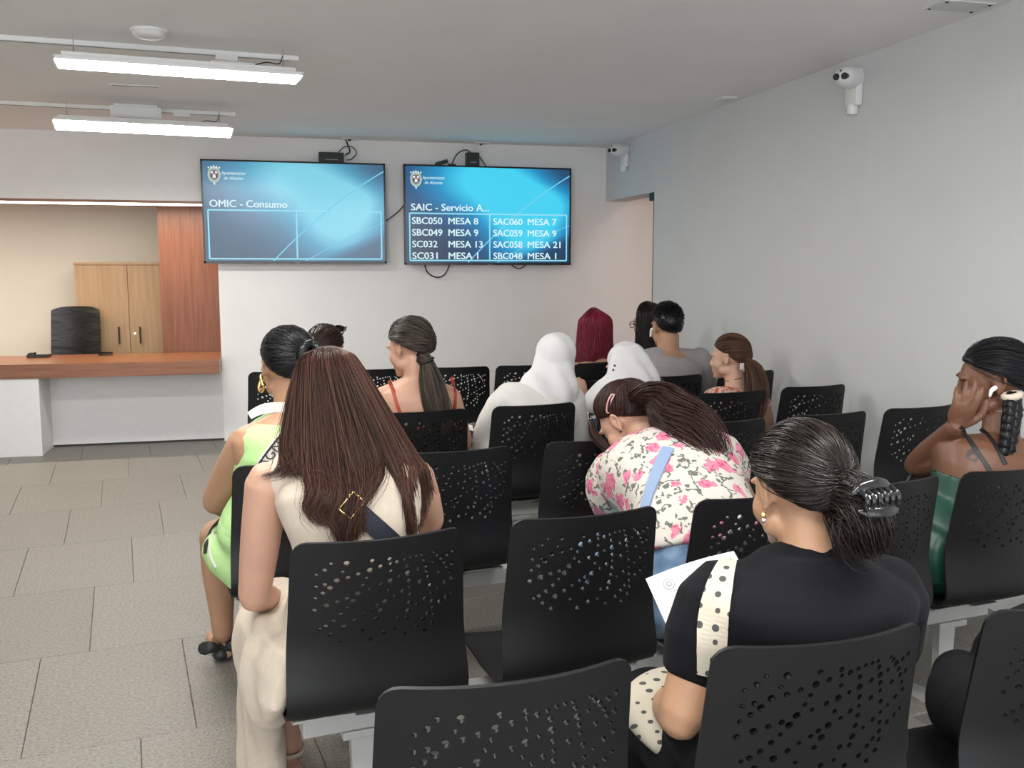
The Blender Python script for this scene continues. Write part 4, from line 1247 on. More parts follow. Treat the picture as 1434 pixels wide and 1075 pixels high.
def lock(pts, radii, n, rad, k=16, seed=2, flat=None, wav=0.004, taper=0.25, ends=0.25):
    """a bunch of strands inside a tapering tube along pts (room coordinates)"""
    g = np.random.default_rng(seed)
    C = catmull(np.hstack([np.asarray(pts, float), np.asarray(radii, float)[:, None]]), 8)
    s = np.linspace(0, 1, len(C)); out = []
    T = np.gradient(C[:, :3], axis=0); T /= np.linalg.norm(T, axis=1)[:, None]
    fl = unit(flat) if flat is not None else None
    X = np.cross(T, fl if fl is not None else np.array([0.2, 0.95, 0.1])); X /= np.linalg.norm(X, axis=1)[:, None]; Y = np.cross(T, X)
    for i in range(n):
        a, q = g.uniform(0, 6.283), math.sqrt(g.random())
        end = 1 - ends * g.random() ** 1.5
        t = np.linspace(0, end, k)
        ax = a + g.normal(0, 0.25) * t
        w1, w2 = g.uniform(3, 9), g.random() * 6.28
        dx = np.cos(ax) * q + wav / 0.03 * 0.35 * np.sin(t * w1 + w2); dy = np.sin(ax) * q + wav / 0.03 * 0.35 * np.cos(t * w1 + w2)
        I = lambda A: np.stack([np.interp(t, s, A[:, c]) for c in range(3)], 1)
        r = np.interp(t, s, C[:, 3])
        out.append(I(C[:, :3]) + I(X) * (dx * r)[:, None] + I(Y) * (dy * r * (0.55 if flat is not None else 1.0))[:, None])
    return strands(np.array(out), g.uniform(0.6, 1.3, n) * rad, 3, g.random(n), taper)

def core(pts, radii, n=14, sub=6, flat=1.0, ref=None):
    """dark inner body of a lock, as a quad set"""
    V, F = tube_mesh(pts, np.array(radii) * 0.80, n, sub, flat, ref=ref)
    V = np.array(V); Q = [f for f in F if len(f) == 4]
    for f in F:
        if len(f) > 4:
            f = list(f)
            for i in range(1, len(f) - 2, 2): Q.append((f[0], f[i], f[i + 1], f[i + 2]))
    return V, np.array(Q), np.full(len(V), 0.1)

def curtain(guides, n, rad, k=22, seed=3, depth=0.02, wav=0.006, jit=0.5, dvec=(0, 1, 0), frizz=0.0, ends=0.12):
    """falling hair: strands interpolated between guide lines (lists of room points), in several layers"""
    g = np.random.default_rng(seed)
    G = np.array([[np.interp(np.linspace(0, 1, 40), np.linspace(0, 1, len(c)), c[:, i]) for i in range(3)] for c in (catmull(q, 8) for q in guides)]).transpose(0, 2, 1)
    m = len(G); out = []
    s = np.linspace(0, 1, 40); dvec = np.asarray(dvec, float)
    for i in range(n):
        u = g.uniform(0, m - 1); drift = g.normal(0, jit) * 0.35
        end = 1 - ends * g.random() ** 2
        t = np.linspace(0, end, k)
        uu = np.clip(u + drift * t, 0, m - 1)
        lo = np.floor(uu).astype(int); lo = np.minimum(lo, m - 2); f = uu - lo
        pos = np.empty((k, 3))
        for c in range(3):
            a = np.array([np.interp(tt, s, G[l, :, c]) for tt, l in zip(t, lo)]); b = np.array([np.interp(tt, s, G[l + 1, :, c]) for tt, l in zip(t, lo)])
            pos[:, c] = a * (1 - f) + b * f
        d = g.random() * depth
        w1, w2, w3 = g.uniform(4, 11), g.random() * 6.28, g.random() * 6.28
        pos += dvec * (d * np.minimum(1, t * 4))[:, None]
        pos[:, 0] += wav * t * np.sin(t * w1 + w2); pos[:, 1] += 0.6 * wav * t * np.sin(t * w1 + w3)
        if frizz: pos += g.normal(0, frizz, 3) * (t ** 2)[:, None]
        out.append(pos)
    return strands(np.array(out), g.uniform(0.6, 1.3, n) * rad, 3, g.random(n))

def sheet(guides, off=(0, 0.012, 0), cols=28, rows=26, tint=0.12):
    """the dark under-layer of a curtain"""
    G = [catmull(q, 8) for q in guides]
    G = np.array([[np.interp(np.linspace(0, 0.93, rows), np.linspace(0, 1, len(c)), c[:, i]) for i in range(3)] for c in G]).transpose(0, 2, 1)
    m = len(G); us = np.linspace(0, m - 1, cols); V = []
    for u in us:
        l = min(int(u), m - 2); V.append(G[l] * (1 - (u - l)) + G[l + 1] * (u - l))
    A = np.array(V) + np.asarray(off, float); B = A + np.array((0, 0.006, 0))
    n = cols * rows; V = np.vstack([A.reshape(-1, 3), B.reshape(-1, 3)])
    idx = np.arange(n).reshape(cols, rows)
    q = np.stack([idx[:-1, :-1], idx[1:, :-1], idx[1:, 1:], idx[:-1, 1:]], -1).reshape(-1, 4)
    return V, np.vstack([q, q[:, ::-1] + n]), np.full(2 * n, tint)

def off_scalp(Bd, G, lift=0.014):
    out = []
    for q in G:
        r = []
        for p_ in q:
            L = (Bd.Rm.T @ (np.asarray(p_) - Bd.H)) / Bd.k - CE; d = np.linalg.norm(L / (RE + np.array((lift + 0.018, lift, lift))))
            if d < 1: L = L / d
            r.append(Bd.H + Bd.Rm @ ((L + CE) * Bd.k))
        out.append(r)
    return out

# ---- bands laid onto a surface (straps, trims): shot from the viewer's side onto the real mesh
def bvh_of(objs):
    V, F = [], []
    for o in objs:
        k = len(V); off = wloc(o)
        V += [tuple(np.array(v.co) + off) for v in o.data.vertices]; F += [tuple(i + k for i in p_.vertices) for p_ in o.data.polygons]
    return BVHTree.FromPolygons(V, F)
EYE = np.array([0, 0, CAM_H])
def cast(bv, u, v, fallback_y):
    tgt = P(u, v, 1.0); d = unit(tgt - EYE)
    loc, nrm, _, _ = bv.ray_cast(Vector(EYE), Vector(d))
    if loc is None: return P(u, v, fallback_y), -d
    nrm = np.array(nrm)
    if nrm @ d > 0: nrm = -nrm
    return np.array(loc), nrm
def drape(bv, pts, lift):
    """guide line kept just outside a surface: pts are (u, v, y)"""
    out = []
    for u, v, y in pts:
        loc, n_ = cast(bv, u, v, 99)
        out.append(P(u, v, min(y, loc[1] - lift) if loc[1] < 50 else y))
    return out
def band(name, px, width, m, parent, objs, y, th=0.004, lift=0.003, n=24, uvs=1.0, bv=None, smooth_it=2):
    bv = bv or bvh_of(objs)
    q = catmull([(a, b, 0) for a, b in px], 10)[:, :2]
    s = np.concatenate([[0], np.cumsum(np.linalg.norm(np.diff(q, axis=0), axis=1))])
    q = np.stack([np.interp(np.linspace(0, s[-1], n), s, q[:, i]) for i in range(2)], 1)
    hit = [cast(bv, a, b, y) for a, b in q]
    C = np.array([h[0] for h in hit]); Nn = np.array([h[1] for h in hit])
    for _ in range(smooth_it):
        Nn[1:-1] = (Nn[:-2] + Nn[1:-1] * 2 + Nn[2:]) / 4; C[1:-1] = (C[:-2] + C[1:-1] * 2 + C[2:]) / 4
    Nn /= np.linalg.norm(Nn, axis=1)[:, None]
    T = np.gradient(C, axis=0); T /= np.linalg.norm(T, axis=1)[:, None]
    W = np.cross(Nn, T); W /= np.linalg.norm(W, axis=1)[:, None]
    off = wloc(parent)
    V, F, UV = [], [], []
    ln = np.concatenate([[0], np.cumsum(np.linalg.norm(np.diff(C, axis=0), axis=1))])
    wd = np.full(n, width) if np.isscalar(width) else np.interp(np.linspace(0, 1, n), np.linspace(0, 1, len(width)), width)
    for i in range(n):
        for (a, b) in ((-0.5, th), (0.0, th * 1.15), (0.5, th), (0.5, -0.002), (-0.5, -0.002)):
            V.append(C[i] + W[i] * a * wd[i] + Nn[i] * (lift + b) - off); UV.append((a * wd[i] * uvs, ln[i] * uvs))
    for i in range(n - 1):
        for j in range(5): F.append((i * 5 + j, i * 5 + (j + 1) % 5, (i + 1) * 5 + (j + 1) % 5, (i + 1) * 5 + j))
    F.append((0, 1, 2, 3, 4)); F.append(tuple((n - 1) * 5 + j for j in (4, 3, 2, 1, 0)))
    me = mesh_from(name, V, F, m, False)
    uvl = me.uv_layers.new(name='UVMap')
    for lp in me.loops: uvl.data[lp.index].uv = UV[lp.vertex_index]
    return link(name, me, parent), C, Nn

def skin_mat(name, col, rough=0.5):
    return mat(name, col, rough, noise=0.07, nscale=14, bump=0.06, bscale=220, sss=0.12, spec=0.35)
M['eye_white'] = mat('eye_white', (0.75, 0.73, 0.70), 0.2)
M['eye_iris'] = mat('eye_iris', (0.03, 0.018, 0.01), 0.15)
def person(label, at):
    r = empty('person', (at[0], at[1], 0)); return tag(r, label, 'person')
def seat_pt(name, dx=0.0, dy=-0.055, z=0.0):
    o, a = CH[name]
    return np.array([o[0] + dx * math.cos(a) - dy * math.sin(a), o[1] + dx * math.sin(a) + dy * math.cos(a), z])

# ================================================================== PEOPLE
SKIN_LIGHT = skin_mat('skin_light', (0.52, 0.315, 0.225))
SKIN_TAN = skin_mat('skin_tan', (0.40, 0.225, 0.135))
SKIN_ROSY = skin_mat('skin_rosy', (0.50, 0.29, 0.205))
SKIN_DARK = skin_mat('skin_dark', (0.155, 0.072, 0.042), 0.42)
H_BROWN = hair_mat('hair_chestnut', (0.018, 0.008, 0.006), (0.105, 0.046, 0.030))
H_BLACK = hair_mat('hair_black', (0.004, 0.004, 0.005), (0.020, 0.019, 0.022), 0.32)
H_DARK = hair_mat('hair_dark_brown', (0.006, 0.0045, 0.004), (0.030, 0.021, 0.017), 0.30)
H_ASH = hair_mat('hair_dark_ash', (0.012, 0.010, 0.009), (0.095, 0.072, 0.055), 0.36)
H_RED = hair_mat('hair_crimson', (0.10, 0.006, 0.018), (0.36, 0.018, 0.055), 0.36)
H_AUBURN = hair_mat('hair_auburn', (0.030, 0.014, 0.009), (0.155, 0.072, 0.040), 0.38)
H_MAROON = hair_mat('hair_reddish_brown', (0.012, 0.006, 0.005), (0.062, 0.027, 0.021), 0.38)
C_BEIGE = mat('beige_linen', (0.53, 0.45, 0.365), 0.9, noise=0.06, nscale=60, bump=0.35, bscale=16, spec=0.15, sheen=0.1)
C_LIME = mat('lime_jersey', (0.42, 0.64, 0.27), 0.75, noise=0.04, nscale=90, bump=0.12, bscale=25, spec=0.2)
C_WHITE = mat('white_cotton', (0.60, 0.58, 0.55), 0.88, noise=0.03, nscale=20, bump=0.25, bscale=18, spec=0.15)
C_VEIL = mat('white_veil', (0.65, 0.635, 0.635), 0.85, noise=0.02, nscale=20, bump=0.15, bscale=20, spec=0.15)
C_BLACK = mat('black_jersey', (0.0065, 0.0065, 0.0085), 0.85, noise=0.12, nscale=140, bump=0.35, bscale=14, spec=0.10, sheen=0.02)
C_NAVY = mat('navy_webbing', (0.012, 0.014, 0.026), 0.7, bump=0.2, bscale=300)
C_GREY = mat('grey_tshirt', (0.335, 0.305, 0.31), 0.9, noise=0.05, nscale=120, bump=0.25, bscale=14, spec=0.12)
C_GREEN = mat('green_satin', (0.008, 0.058, 0.036), 0.42, noise=0.05, nscale=8, bump=0.25, bscale=10, spec=0.6)
C_TROUS = mat('black_trousers', (0.0065, 0.0065, 0.0078), 0.85, bump=0.3, bscale=18, spec=0.15)
C_DENIM = ramp_mat('blue_denim', [(0.3, (0.10, 0.17, 0.28)), (0.55, (0.22, 0.33, 0.48)), (0.75, (0.42, 0.54, 0.66))], 14, (1, 1, 1), 0.85, 8, 0.3, spec=0.15)
C_DARKDEN = ramp_mat('dark_denim', [(0.3, (0.015, 0.022, 0.040)), (0.75, (0.05, 0.07, 0.11))], 14, (1, 1, 1), 0.85, 8, 0.3, spec=0.15)
C_FLORAL = floral_mat('rose_print', (0.56, 0.52, 0.47), ((0.42, 0.025, 0.10), (0.62, 0.22, 0.31)), (0.13, 0.14, 0.11), 15.5, 0.46)
C_CORAL = floral_mat('coral_print', (0.60, 0.40, 0.33), ((0.30, 0.03, 0.02), (0.48, 0.10, 0.06)), (0.25, 0.05, 0.04), 34.0, 0.42)
C_MONO = floral_mat('black_white_print', (0.74, 0.73, 0.73), ((0.012, 0.012, 0.014), (0.10, 0.10, 0.11)), (0.02, 0.02, 0.022), 20.0, 0.50)
C_RUST = mat('rust_strap', (0.35, 0.055, 0.025), 0.6)
C_BLUE = mat('pale_blue_strap', (0.22, 0.30, 0.45), 0.7)
C_DOTS = dots_mat('cream_with_dark_dots', (0.44, 0.395, 0.315), (0.05, 0.046, 0.042), 1.0, 0.23)
C_PRINT_BLACK = mat('printed_black', (0.015, 0.015, 0.015), 0.8)

def garment(Bd, name, m, par, u0=-0.04, u1=0.97, sl=0.0, trap=True, grow=0.013, voxel=0.008, it=5, disp=None, legs=0.0, sides='LR', extra=None, trapf=1.0, slgrow=0.006, yoke=1.0):
    S = Sol()
    if yoke < 1:
        rs = []
        for u in np.linspace(u0, u1, 18):
            c, sx, sy, a, b, q = Bd.ring(u, grow)
            rs.append((c, sx, sy, a * (1 - (1 - yoke) * np.clip((u - 0.55) / 0.2, 0, 1)), b * (1 + 0.55 * (1 - yoke) * np.clip((u - 0.45) / 0.2, 0, 1)), q + 1.2 * (1 - yoke)))
        S.loft(rs)
    else:
        Bd.torso(S, u0, u1, grow)
    if trap:
        C, _, _ = Bd.at(0.955)
        for sd in 'LR':
            q = Bd.sh(sd); q2 = C + (q - C) * trapf
            S.tube([C, (C + q2) / 2 + np.array([0, 0, 0.004]), q2], np.array([0.044, 0.047, 0.050]) * Bd.k * (1.1 if Bd.man else 1) + grow, 14, 4)
    if sl:
        for sd in sides: Bd.upper(S, sd, min(sl, 1.0), grow + slgrow)
        if sl > 1:
            for sd in sides: Bd.fore(S, sd, sl - 1, grow + slgrow)
    if legs:
        for sd in 'LR': Bd.leg(S, sd, legs, grow)
    if extra: extra(S)
    return S.build(name, m, par, voxel, it, disp)
def trousers(Bd, m, par, f=1.92, grow=0.012, voxel=0.011, name='trousers', top=0.26):
    S = Sol(); Bd.torso(S, -0.04, top, grow, 7)
    for sd in 'LR': Bd.leg(S, sd, f, grow)
    return S.build(name, m, par, voxel, 4, folds(0.004, [((0, 1, 0.3), 30)], 5))
def shoes(Bd, m, par, name='shoe', sides='LR', grow=0.008, dirs=None):
    out = []
    for sd in sides:
        S = Sol(); Bd.foot(S, sd, grow, (dirs or {}).get(sd)); out.append(S.build(name, m, par, 0.008, 3))
    return out

# ---------------------------------------------------------------- 1: the woman with long chestnut hair (B1)
pr = person('person in a beige sleeveless dress with very long straight chestnut hair and a dark strap', seat_pt('B1'))
hp = seat_pt('B1', 0.0, -0.035, 0.56)
B = Body([hp, seat_pt('B1', 0.0, -0.045, 0.70), seat_pt('B1', 0.01, -0.05, 0.86), P(480, 638, 2.38)], P(374, 676, 2.38), P(580, 668, 2.45), P(463, 558, 2.44), (-4, -6, 0),
         k=1.0, girth=1.02, armr=1.08, seat_rot=CH['B1'][1],
         arms={'L': (P(356, 834, 2.44), P(388, 838, 2.68)), 'R': (P(602, 728, 2.55), P(560, 755, 2.78))},
         legs={'L': (np.array([-0.02, 2.84, 0.50]), np.array([0.005, 2.76, 0.085])), 'R': (np.array([0.22, 2.88, 0.50]), np.array([0.24, 2.86, 0.085]))})
B.skin('body', SKIN_ROSY, pr, 0.0065)
B.eyes(pr)
def beige_skirt(S):
    B.leg(S, 'L', 1.0, 0.022); B.leg(S, 'R', 1.5, 0.022)
    # the cloth hangs over the left edge of the seat down to the floor
    fy = np.array([-0.13, 0.9915, 0.0]); sx = np.array([0.9915, 0.13, 0.0]); rings = []
    for z, y0, y1, dx, th in ((0.60, 2.20, 2.80, 0.030, 0.055), (0.54, 2.19, 2.84, 0.002, 0.060), (0.47, 2.18, 2.86, -0.016, 0.052), (0.41, 2.24, 2.86, -0.020, 0.048), (0.34, 2.38, 2.86, -0.012, 0.048), (0.25, 2.46, 2.87, -0.004, 0.050), (0.14, 2.50, 2.88, 0.000, 0.052), (0.03, 2.50, 2.90, -0.006, 0.056)):
        ym = (y0 + y1) / 2
        rings.append((np.array([-0.006 - 0.13 * (ym - 2.2) + dx, ym, z]), sx, fy, th, (y1 - y0) / 2, 2.6))
    S.loft(rings, 40)
top1 = garment(B, 'dress_top', C_BEIGE, pr, 0.02, 0.945, 0.0, True, 0.015, 0.0065, 4, folds(0.0045, [((0.3, 0.1, 1), 38), ((1, 0, 0.4), 26)], 3), trapf=0.70)
S = Sol(); B.torso(S, -0.04, 0.24, 0.020, 6); beige_skirt(S); S.build('dress_skirt', C_BEIGE, pr, 0.008, 8, folds(0.012, [((0.5, 1, 0.12), 44), ((0.2, 1, 0.3), 24)], 8))
for sd in 'LR':
    S = Sol(); d = B.foot(S, sd, 0.0, top=False); an = B.legs[sd][1]
    SO = Sol(); g = lambda t: np.array([*(an + d * t)[:2], 0.010])
    SO.tube([g(-0.045), g(0.06), g(0.15), g(0.20)], [0.032, 0.036, 0.038, 0.028], 14, 4, 0.25, ref=np.cross(d, (0, 0, 1)))
    so = SO.build('sandal', C_BEIGE, pr, 0.006, 2)
    add_tube('ankle_strap', [an + np.array([math.cos(a) * 0.041, math.sin(a) * 0.041, -0.004 + 0.008 * math.sin(a)]) for a in np.linspace(0, 6.283, 17)], 0.006, C_BEIGE, pr, 8, 2)
    add_tube('toe_strap', [an + d * 0.12 + np.cross(d, (0, 0, 1)) * 0.042 * math.cos(a) + np.array([0, 0, -0.055 + 0.045 * math.sin(a)]) for a in np.linspace(0, 3.1416, 9)], 0.007, C_BEIGE, pr, 8, 2)
yb = 2.285
G1 = [[(451, 494, 2.51), (438, 496, 2.44), (420, 520, 2.40), (402, 560, 2.41), (394, 605, 2.38), (393, 645, 2.34), (385, 662, 2.32), (366, 668, 2.32)],
      [(454, 493, 2.51), (445, 492, 2.44), (428, 520, 2.36), (412, 565, 2.34), (408, 620, 2.31), (420, 655, 2.29), (452, 660, 2.275), (480, 668, 2.27)],
      [(458, 492, 2.51), (452, 490, 2.44), (438, 520, 2.335), (428, 570, 2.31), (430, 630, 2.285), (436, 680, 2.265), (428, 712, 2.255), (446, 734, 2.25)],
      [(460, 492, 2.51), (458, 488, 2.44), (450, 520, 2.325), (446, 575, 2.295), (452, 640, 2.27), (468, 690, 2.255), (452, 716, 2.25), (470, 738, 2.245)],
      [(463, 492, 2.51), (465, 488, 2.44), (463, 520, 2.32), (466, 580, 2.285), (478, 640, 2.265), (486, 690, 2.25), (478, 725, 2.245), (472, 758, 2.24)],
      [(466, 492, 2.51), (471, 489, 2.44), (478, 520, 2.325), (488, 580, 2.29), (502, 640, 2.27), (508, 690, 2.255), (498, 720, 2.25), (492, 765, 2.24)],
      [(469, 493, 2.51), (478, 491, 2.44), (494, 522, 2.335), (512, 580, 2.305), (534, 640, 2.29), (528, 680, 2.275), (505, 712, 2.26), (512, 742, 2.255)],
      [(472, 493, 2.51), (485, 494, 2.44), (508, 528, 2.36), (534, 585, 2.33), (558, 640, 2.32), (566, 690, 2.31), (572, 725, 2.30), (576, 752, 2.29)],
      [(475, 494, 2.51), (491, 499, 2.44), (516, 535, 2.40), (545, 590, 2.38), (570, 632, 2.37), (584, 660, 2.36), (590, 700, 2.36), (586, 745, 2.35)],
      [(477, 495, 2.51), (496, 503, 2.44), (520, 540, 2.43), (552, 598, 2.42), (582, 634, 2.42), (598, 652, 2.41), (604, 680, 2.41), (608, 690, 2.41)]]
capV, capQ, _t = cap_set(B, 0.007)
capo = link('tmp_cap', mesh_from('tmp_cap', capV, capQ, H_BROWN)); gbv = bvh_of([capo, top1, B.obj]); bpy.data.objects.remove(capo)
G1b = [[q for q in g_[:5]] for g_ in G1[6:7]] + G1[7:]
G1b[0] = G1[6][:4] + [(540, 645, 2.29), (568, 688, 2.29), (578, 725, 2.28), (574, 748, 2.27)]
G1 = [drape(gbv, q, 0.020) for q in G1[:7]]
G1b = [drape(gbv, q, 0.020) for q in G1b]
def from_parting(s, tail):
    ds = [(0.12 * s, 0.62, 0.80), (0.40 * s, 0.20, 0.92), (0.66 * s, -0.32, 0.80), (0.86 * s, -0.22 - 0.55 * (1 - abs(s)), 0.42)]
    return [B.H + B.Rm @ (scalp(np.array(d), 0.013 + 0.006 * (i > 1)) * B.k) for i, d in enumerate(ds)] + list(tail)
G1 = [from_parting(-1 + 2 * i / 9, q[4:]) for i, q in enumerate(G1)]
G1b = [from_parting(-1 + 2 * (i + 6) / 9, q[4:] if i else q[3:]) for i, q in enumerate(G1b)]
hair1 = hair_obj('hair', [sheet([q[:6] for q in G1 + G1b[1:]], (0, 0.010, -0.004)), cap_set(B, 0.006), curtain(G1b, 900, 0.0012, 26, 14, 0.014, 0.007, 0.4, (0.0, 1, -0.1), 0.004),
                  curtain(G1, 2100, 0.0012, 26, 11, 0.014, 0.006, 0.5, (0.0, 1, -0.1), 0.004),
                  curtain(G1, 260, 0.0008, 24, 12, 0.01, 0.016, 1.2, (0, -1, 0.1), 0.012)], H_BROWN, pr)
# ponytail-free parting sits over the crown; a dark bag strap crosses the back under the hair ends
bag = empty('crossbody_bag', seat_pt('B1', 0.2, 0.05, 0.0)); tag(bag, 'dark navy crossbody bag, its strap with a gold buckle over the beige dress back', 'bag')
bv = bvh_of([top1])
stp, C_, N_ = band('strap', [(408, 640), (440, 664), (480, 698), (515, 728), (553, 762), (590, 800)], 0.046, C_NAVY, bag, [top1], 2.3, 0.003, 0.004, 26, bv=bv, smooth_it=6)
def ring_wire(name, ctr, ux, uy, hx, hy, r, m, par):
    off = wloc(par)
    pts = [ctr + ux * sx * hx + uy * sy * hy for sx, sy in ((-1, -1), (0, -1), (1, -1), (1, 0), (1, 1), (0, 1), (-1, 1), (-1, 0), (-1, -1))]
    return link(name, mesh_from(name, *[(np.array(v) - off if i == 0 else v) for i, v in enumerate(tube_mesh(pts, r, 8, 1))], m), par)
i0 = 11; c0 = C_[i0] + N_[i0] * 0.022; t0 = unit(C_[i0 + 1] - C_[i0 - 1]); w0 = unit(np.cross(N_[i0], t0))
ring_wire('buckle', c0, w0, t0, 0.026, 0.018, 0.0024, M['gold'], stp)
MB().box((-0.08, -0.03, -0.06), (0.08, 0.03, 0.06), 0.015).build('pouch', C_NAVY, bag, loc=(-0.16, 0.16, 0.62), smooth=True)

# ---------------------------------------------------------------- 2: the woman in lime green (C0)
pr = person('person in a lime green sleeveless sports set with slick black hair and a gold hoop', seat_pt('C0'))
B = Body([seat_pt('C0', -0.03, -0.03, 0.56), seat_pt('C0', -0.01, -0.05, 0.70), seat_pt('C0', 0.0, -0.05, 0.86), P(408, 584, 3.22)], P(348, 622, 3.22), P(468, 616, 3.28), P(402, 516, 3.26), (14, -6, 3),
         k=1.04, girth=1.12, armr=1.32, seat_rot=CH['C0'][1],
         arms={'L': (P(304, 700, 3.40), P(345, 722, 3.58)), 'R': (P(492, 700, 3.36), P(460, 735, 3.56))},
         legs={'L': (P(311, 775, 3.62), P(313, 892, 3.70)), 'R': (np.array([0.25, 3.72, 0.50]), np.array([0.27, 3.70, 0.085]))})
B.legs['L'] = (np.array([-0.235, 3.66, 0.49]), np.array([-0.232, 3.70, 0.10]))
B.skin('body', SKIN_TAN, pr, 0.007)
B.eyes(pr)
vest = garment(B, 'vest', C_LIME, pr, 0.16, 0.95, 0.0, True, 0.014, 0.006, 3, None, trapf=0.60, yoke=0.86)
S = Sol(); B.torso(S, -0.04, 0.22, 0.016, 8)
for sd in 'LR': B.leg(S, sd, 0.42, 0.016)
S.tube([seat_pt('C0', -0.135, -0.06, 0.50), P(318, 772, 3.30)], [0.10, 0.085], 20, 4)
shorts = S.build('shorts', C_LIME, pr, 0.0075, 5)
band('side_stripe', [(318, 722), (302, 733), (291, 752), (288, 775)], 0.022, C_PRINT_BLACK, shorts, [shorts], 3.25, 0.003, 0.001, 16)
band('piping', [(326, 722), (308, 734), (297, 752), (294, 776), (303, 795)], 0.008, C_WHITE, shorts, [shorts], 3.25, 0.003, 0.002, 16)
vb = bvh_of([vest])
bd, bC, bN = band('printed_band', [(352, 678), (366, 655), (383, 632), (402, 608), (420, 585)], 0.046, C_WHITE, vest, [vest], 3.15, 0.0015, 0.001, 22, bv=vb, smooth_it=5)
band('band_edge', [(347, 674), (361, 651), (378, 628), (397, 604), (415, 581)], 0.007, C_PRINT_BLACK, vest, [vest], 3.15, 0.002, 0.001, 18, bv=vb)
def letters_on(body, size, C, N, i, m, par, flip=1):
    cu = bpy.data.curves.new('lettering', 'FONT'); cu.body = body; cu.size = size; cu.align_x = 'CENTER'; cu.align_y = 'CENTER'; cu.extrude = 0.0004
    t = bpy.data.objects.new('lettering', cu); COL.objects.link(t)
    me = bpy.data.meshes.new_from_object(t.evaluated_get(bpy.context.evaluated_depsgraph_get())); bpy.data.objects.remove(t)
    me.name = 'lettering'
    tx = unit(C[i + 1] - C[i - 1]) * flip; nn = unit(N[i] - tx * (N[i] @ tx)); tyv = np.cross(nn, tx)
    c = C[i] + nn * 0.0065 - wloc(par)
    for v in me.vertices: v.co = Vector(c + tx * v.co.x + tyv * v.co.y + nn * v.co.z)
    me.materials.clear(); me.materials.append(m); return link('lettering', me, par)
letters_on('AGNE', 0.044, bC, bN, 10, C_PRINT_BLACK, bd)
band('collar', [(349, 582), (366, 573), (390, 570), (420, 572)], [0.025, 0.034, 0.034, 0.03], C_WHITE, pr, [vest, B.obj], 3.2, 0.004, 0.003, 16)
hair_obj('hair', [cap_set(B, 0.010), pulled_back(B, (0.35, -0.92, 0.05), 900, 0.0012, 0.012, 14, bulge=0.010, seed=4, wide=0.08)], H_BLACK, pr)
bun = B.H + B.Rm @ (np.array((0.045, -0.125, 0.045)))
g4 = []
for i in range(7):
    a = i * 0.9; g4.append(core([bun + np.array([0.03 * math.cos(a + t), 0.02 * math.sin(a * 2 + t), 0.03 * math.sin(a + t)]) for t in np.linspace(0, 2.6, 6)], [0.012, 0.02, 0.022, 0.022, 0.018, 0.01], 10, 4))
hair_obj('hair_bun', g4, H_BLACK, pr)
ear = B.T((-0.086, -0.012, -0.048))
link('earring', mesh_from('earring', *[(np.array(v) - wloc(pr) if i == 0 else v) for i, v in enumerate(tube_mesh([ear + B.Rm @ np.array((0.004 * math.sin(2 * a), 0.019 * math.sin(a), 0.026 * math.cos(a))) for a in np.linspace(0, 6.283, 22)], [0.0042 + 0.0012 * (i % 2) for i in range(22)], 8, 2))], M['gold']), pr)
for sd in 'LR':
    S = Sol(); d = B.foot(S, sd, 0.007, (0.15, 1, 0)); so = S.build('shoe', M['black'], pr, 0.007, 3)
    an = B.legs[sd][1]; c = np.array([an[0], an[1] - 0.045, 0.045]) - wloc(pr)
    for s in (-1, 1):
        V, F = tube_mesh([c + np.array((s * 0.006, 0, 0)), c + np.array((s * 0.04, -0.012, 0.022)), c + np.array((s * 0.068, 0.0, 0.016))], [0.006, 0.022, 0.026], 12, 4, 0.35, ref=(0, 0, 1))
        link('bow', mesh_from('bow', V, F, M['black']), so)
for q in ((288, 688), (293, 713)):
    c, n_ = cast(bvh_of([B.obj]), q[0] + 5, q[1], 3.4)

# ---------------------------------------------------------------- 3: the woman with the bun and sunglasses (D0)
pr = person('person with a low brown hair bun and sunglasses pushed up, seen above the black-haired head', seat_pt('D0'))
B = Body([seat_pt('D0', 0.04, -0.03, 0.56), seat_pt('D0', 0.07, -0.03, 0.70), seat_pt('D0', 0.10, -0.03, 0.84), P(456, 536, 4.20)], P(408, 556, 4.20), P(484, 552, 4.24), P(457, 493, 4.24), (-32, -4, 0),
         k=0.95, seat_rot=CH['D0'][1])
B.skin('body', SKIN_LIGHT, pr, 0.008); B.eyes(pr)
garment(B, 'shirt', C_WHITE, pr, 0.0, 0.96, 0.75, True, 0.014, 0.010, 4, folds(0.004, [((0.4, 0, 1), 30)], 4))
trousers(B, C_TROUS, pr, voxel=0.014); shoes(B, C_WHITE, pr)
hair_obj('hair', [cap_set(B, 0.008), pulled_back(B, (-0.1, -0.98, -0.25), 420, 0.0014, 0.010, 12, seed=5)], H_MAROON, pr)
bun = B.H + B.Rm @ np.array((-0.01, -0.125, 0.0))
sets = []
for i in range(9):
    a = i * 0.75; sets.append(core([bun + np.array([0.030 * math.cos(a + t), 0.02 * math.sin(a + t * 1.4), 0.030 * math.sin(a + t)]) for t in np.linspace(0, 2.6, 6)], [0.009, 0.016, 0.018, 0.018, 0.014, 0.008], 9, 4))
sets.append(lock([bun + np.array((0.02, 0, 0)), bun + np.array((-0.03, 0, 0.02)), bun + np.array((-0.055, 0.0, -0.02))], [0.02, 0.03, 0.02], 60, 0.0012, 10, 6))
hair_obj('hair_bun', sets, H_MAROON, pr)
sg = empty('sunglasses', B.T((0.0, 0.06, 0.11))); tag(sg, 'dark sunglasses pushed up on the head with the low bun', 'sunglasses')
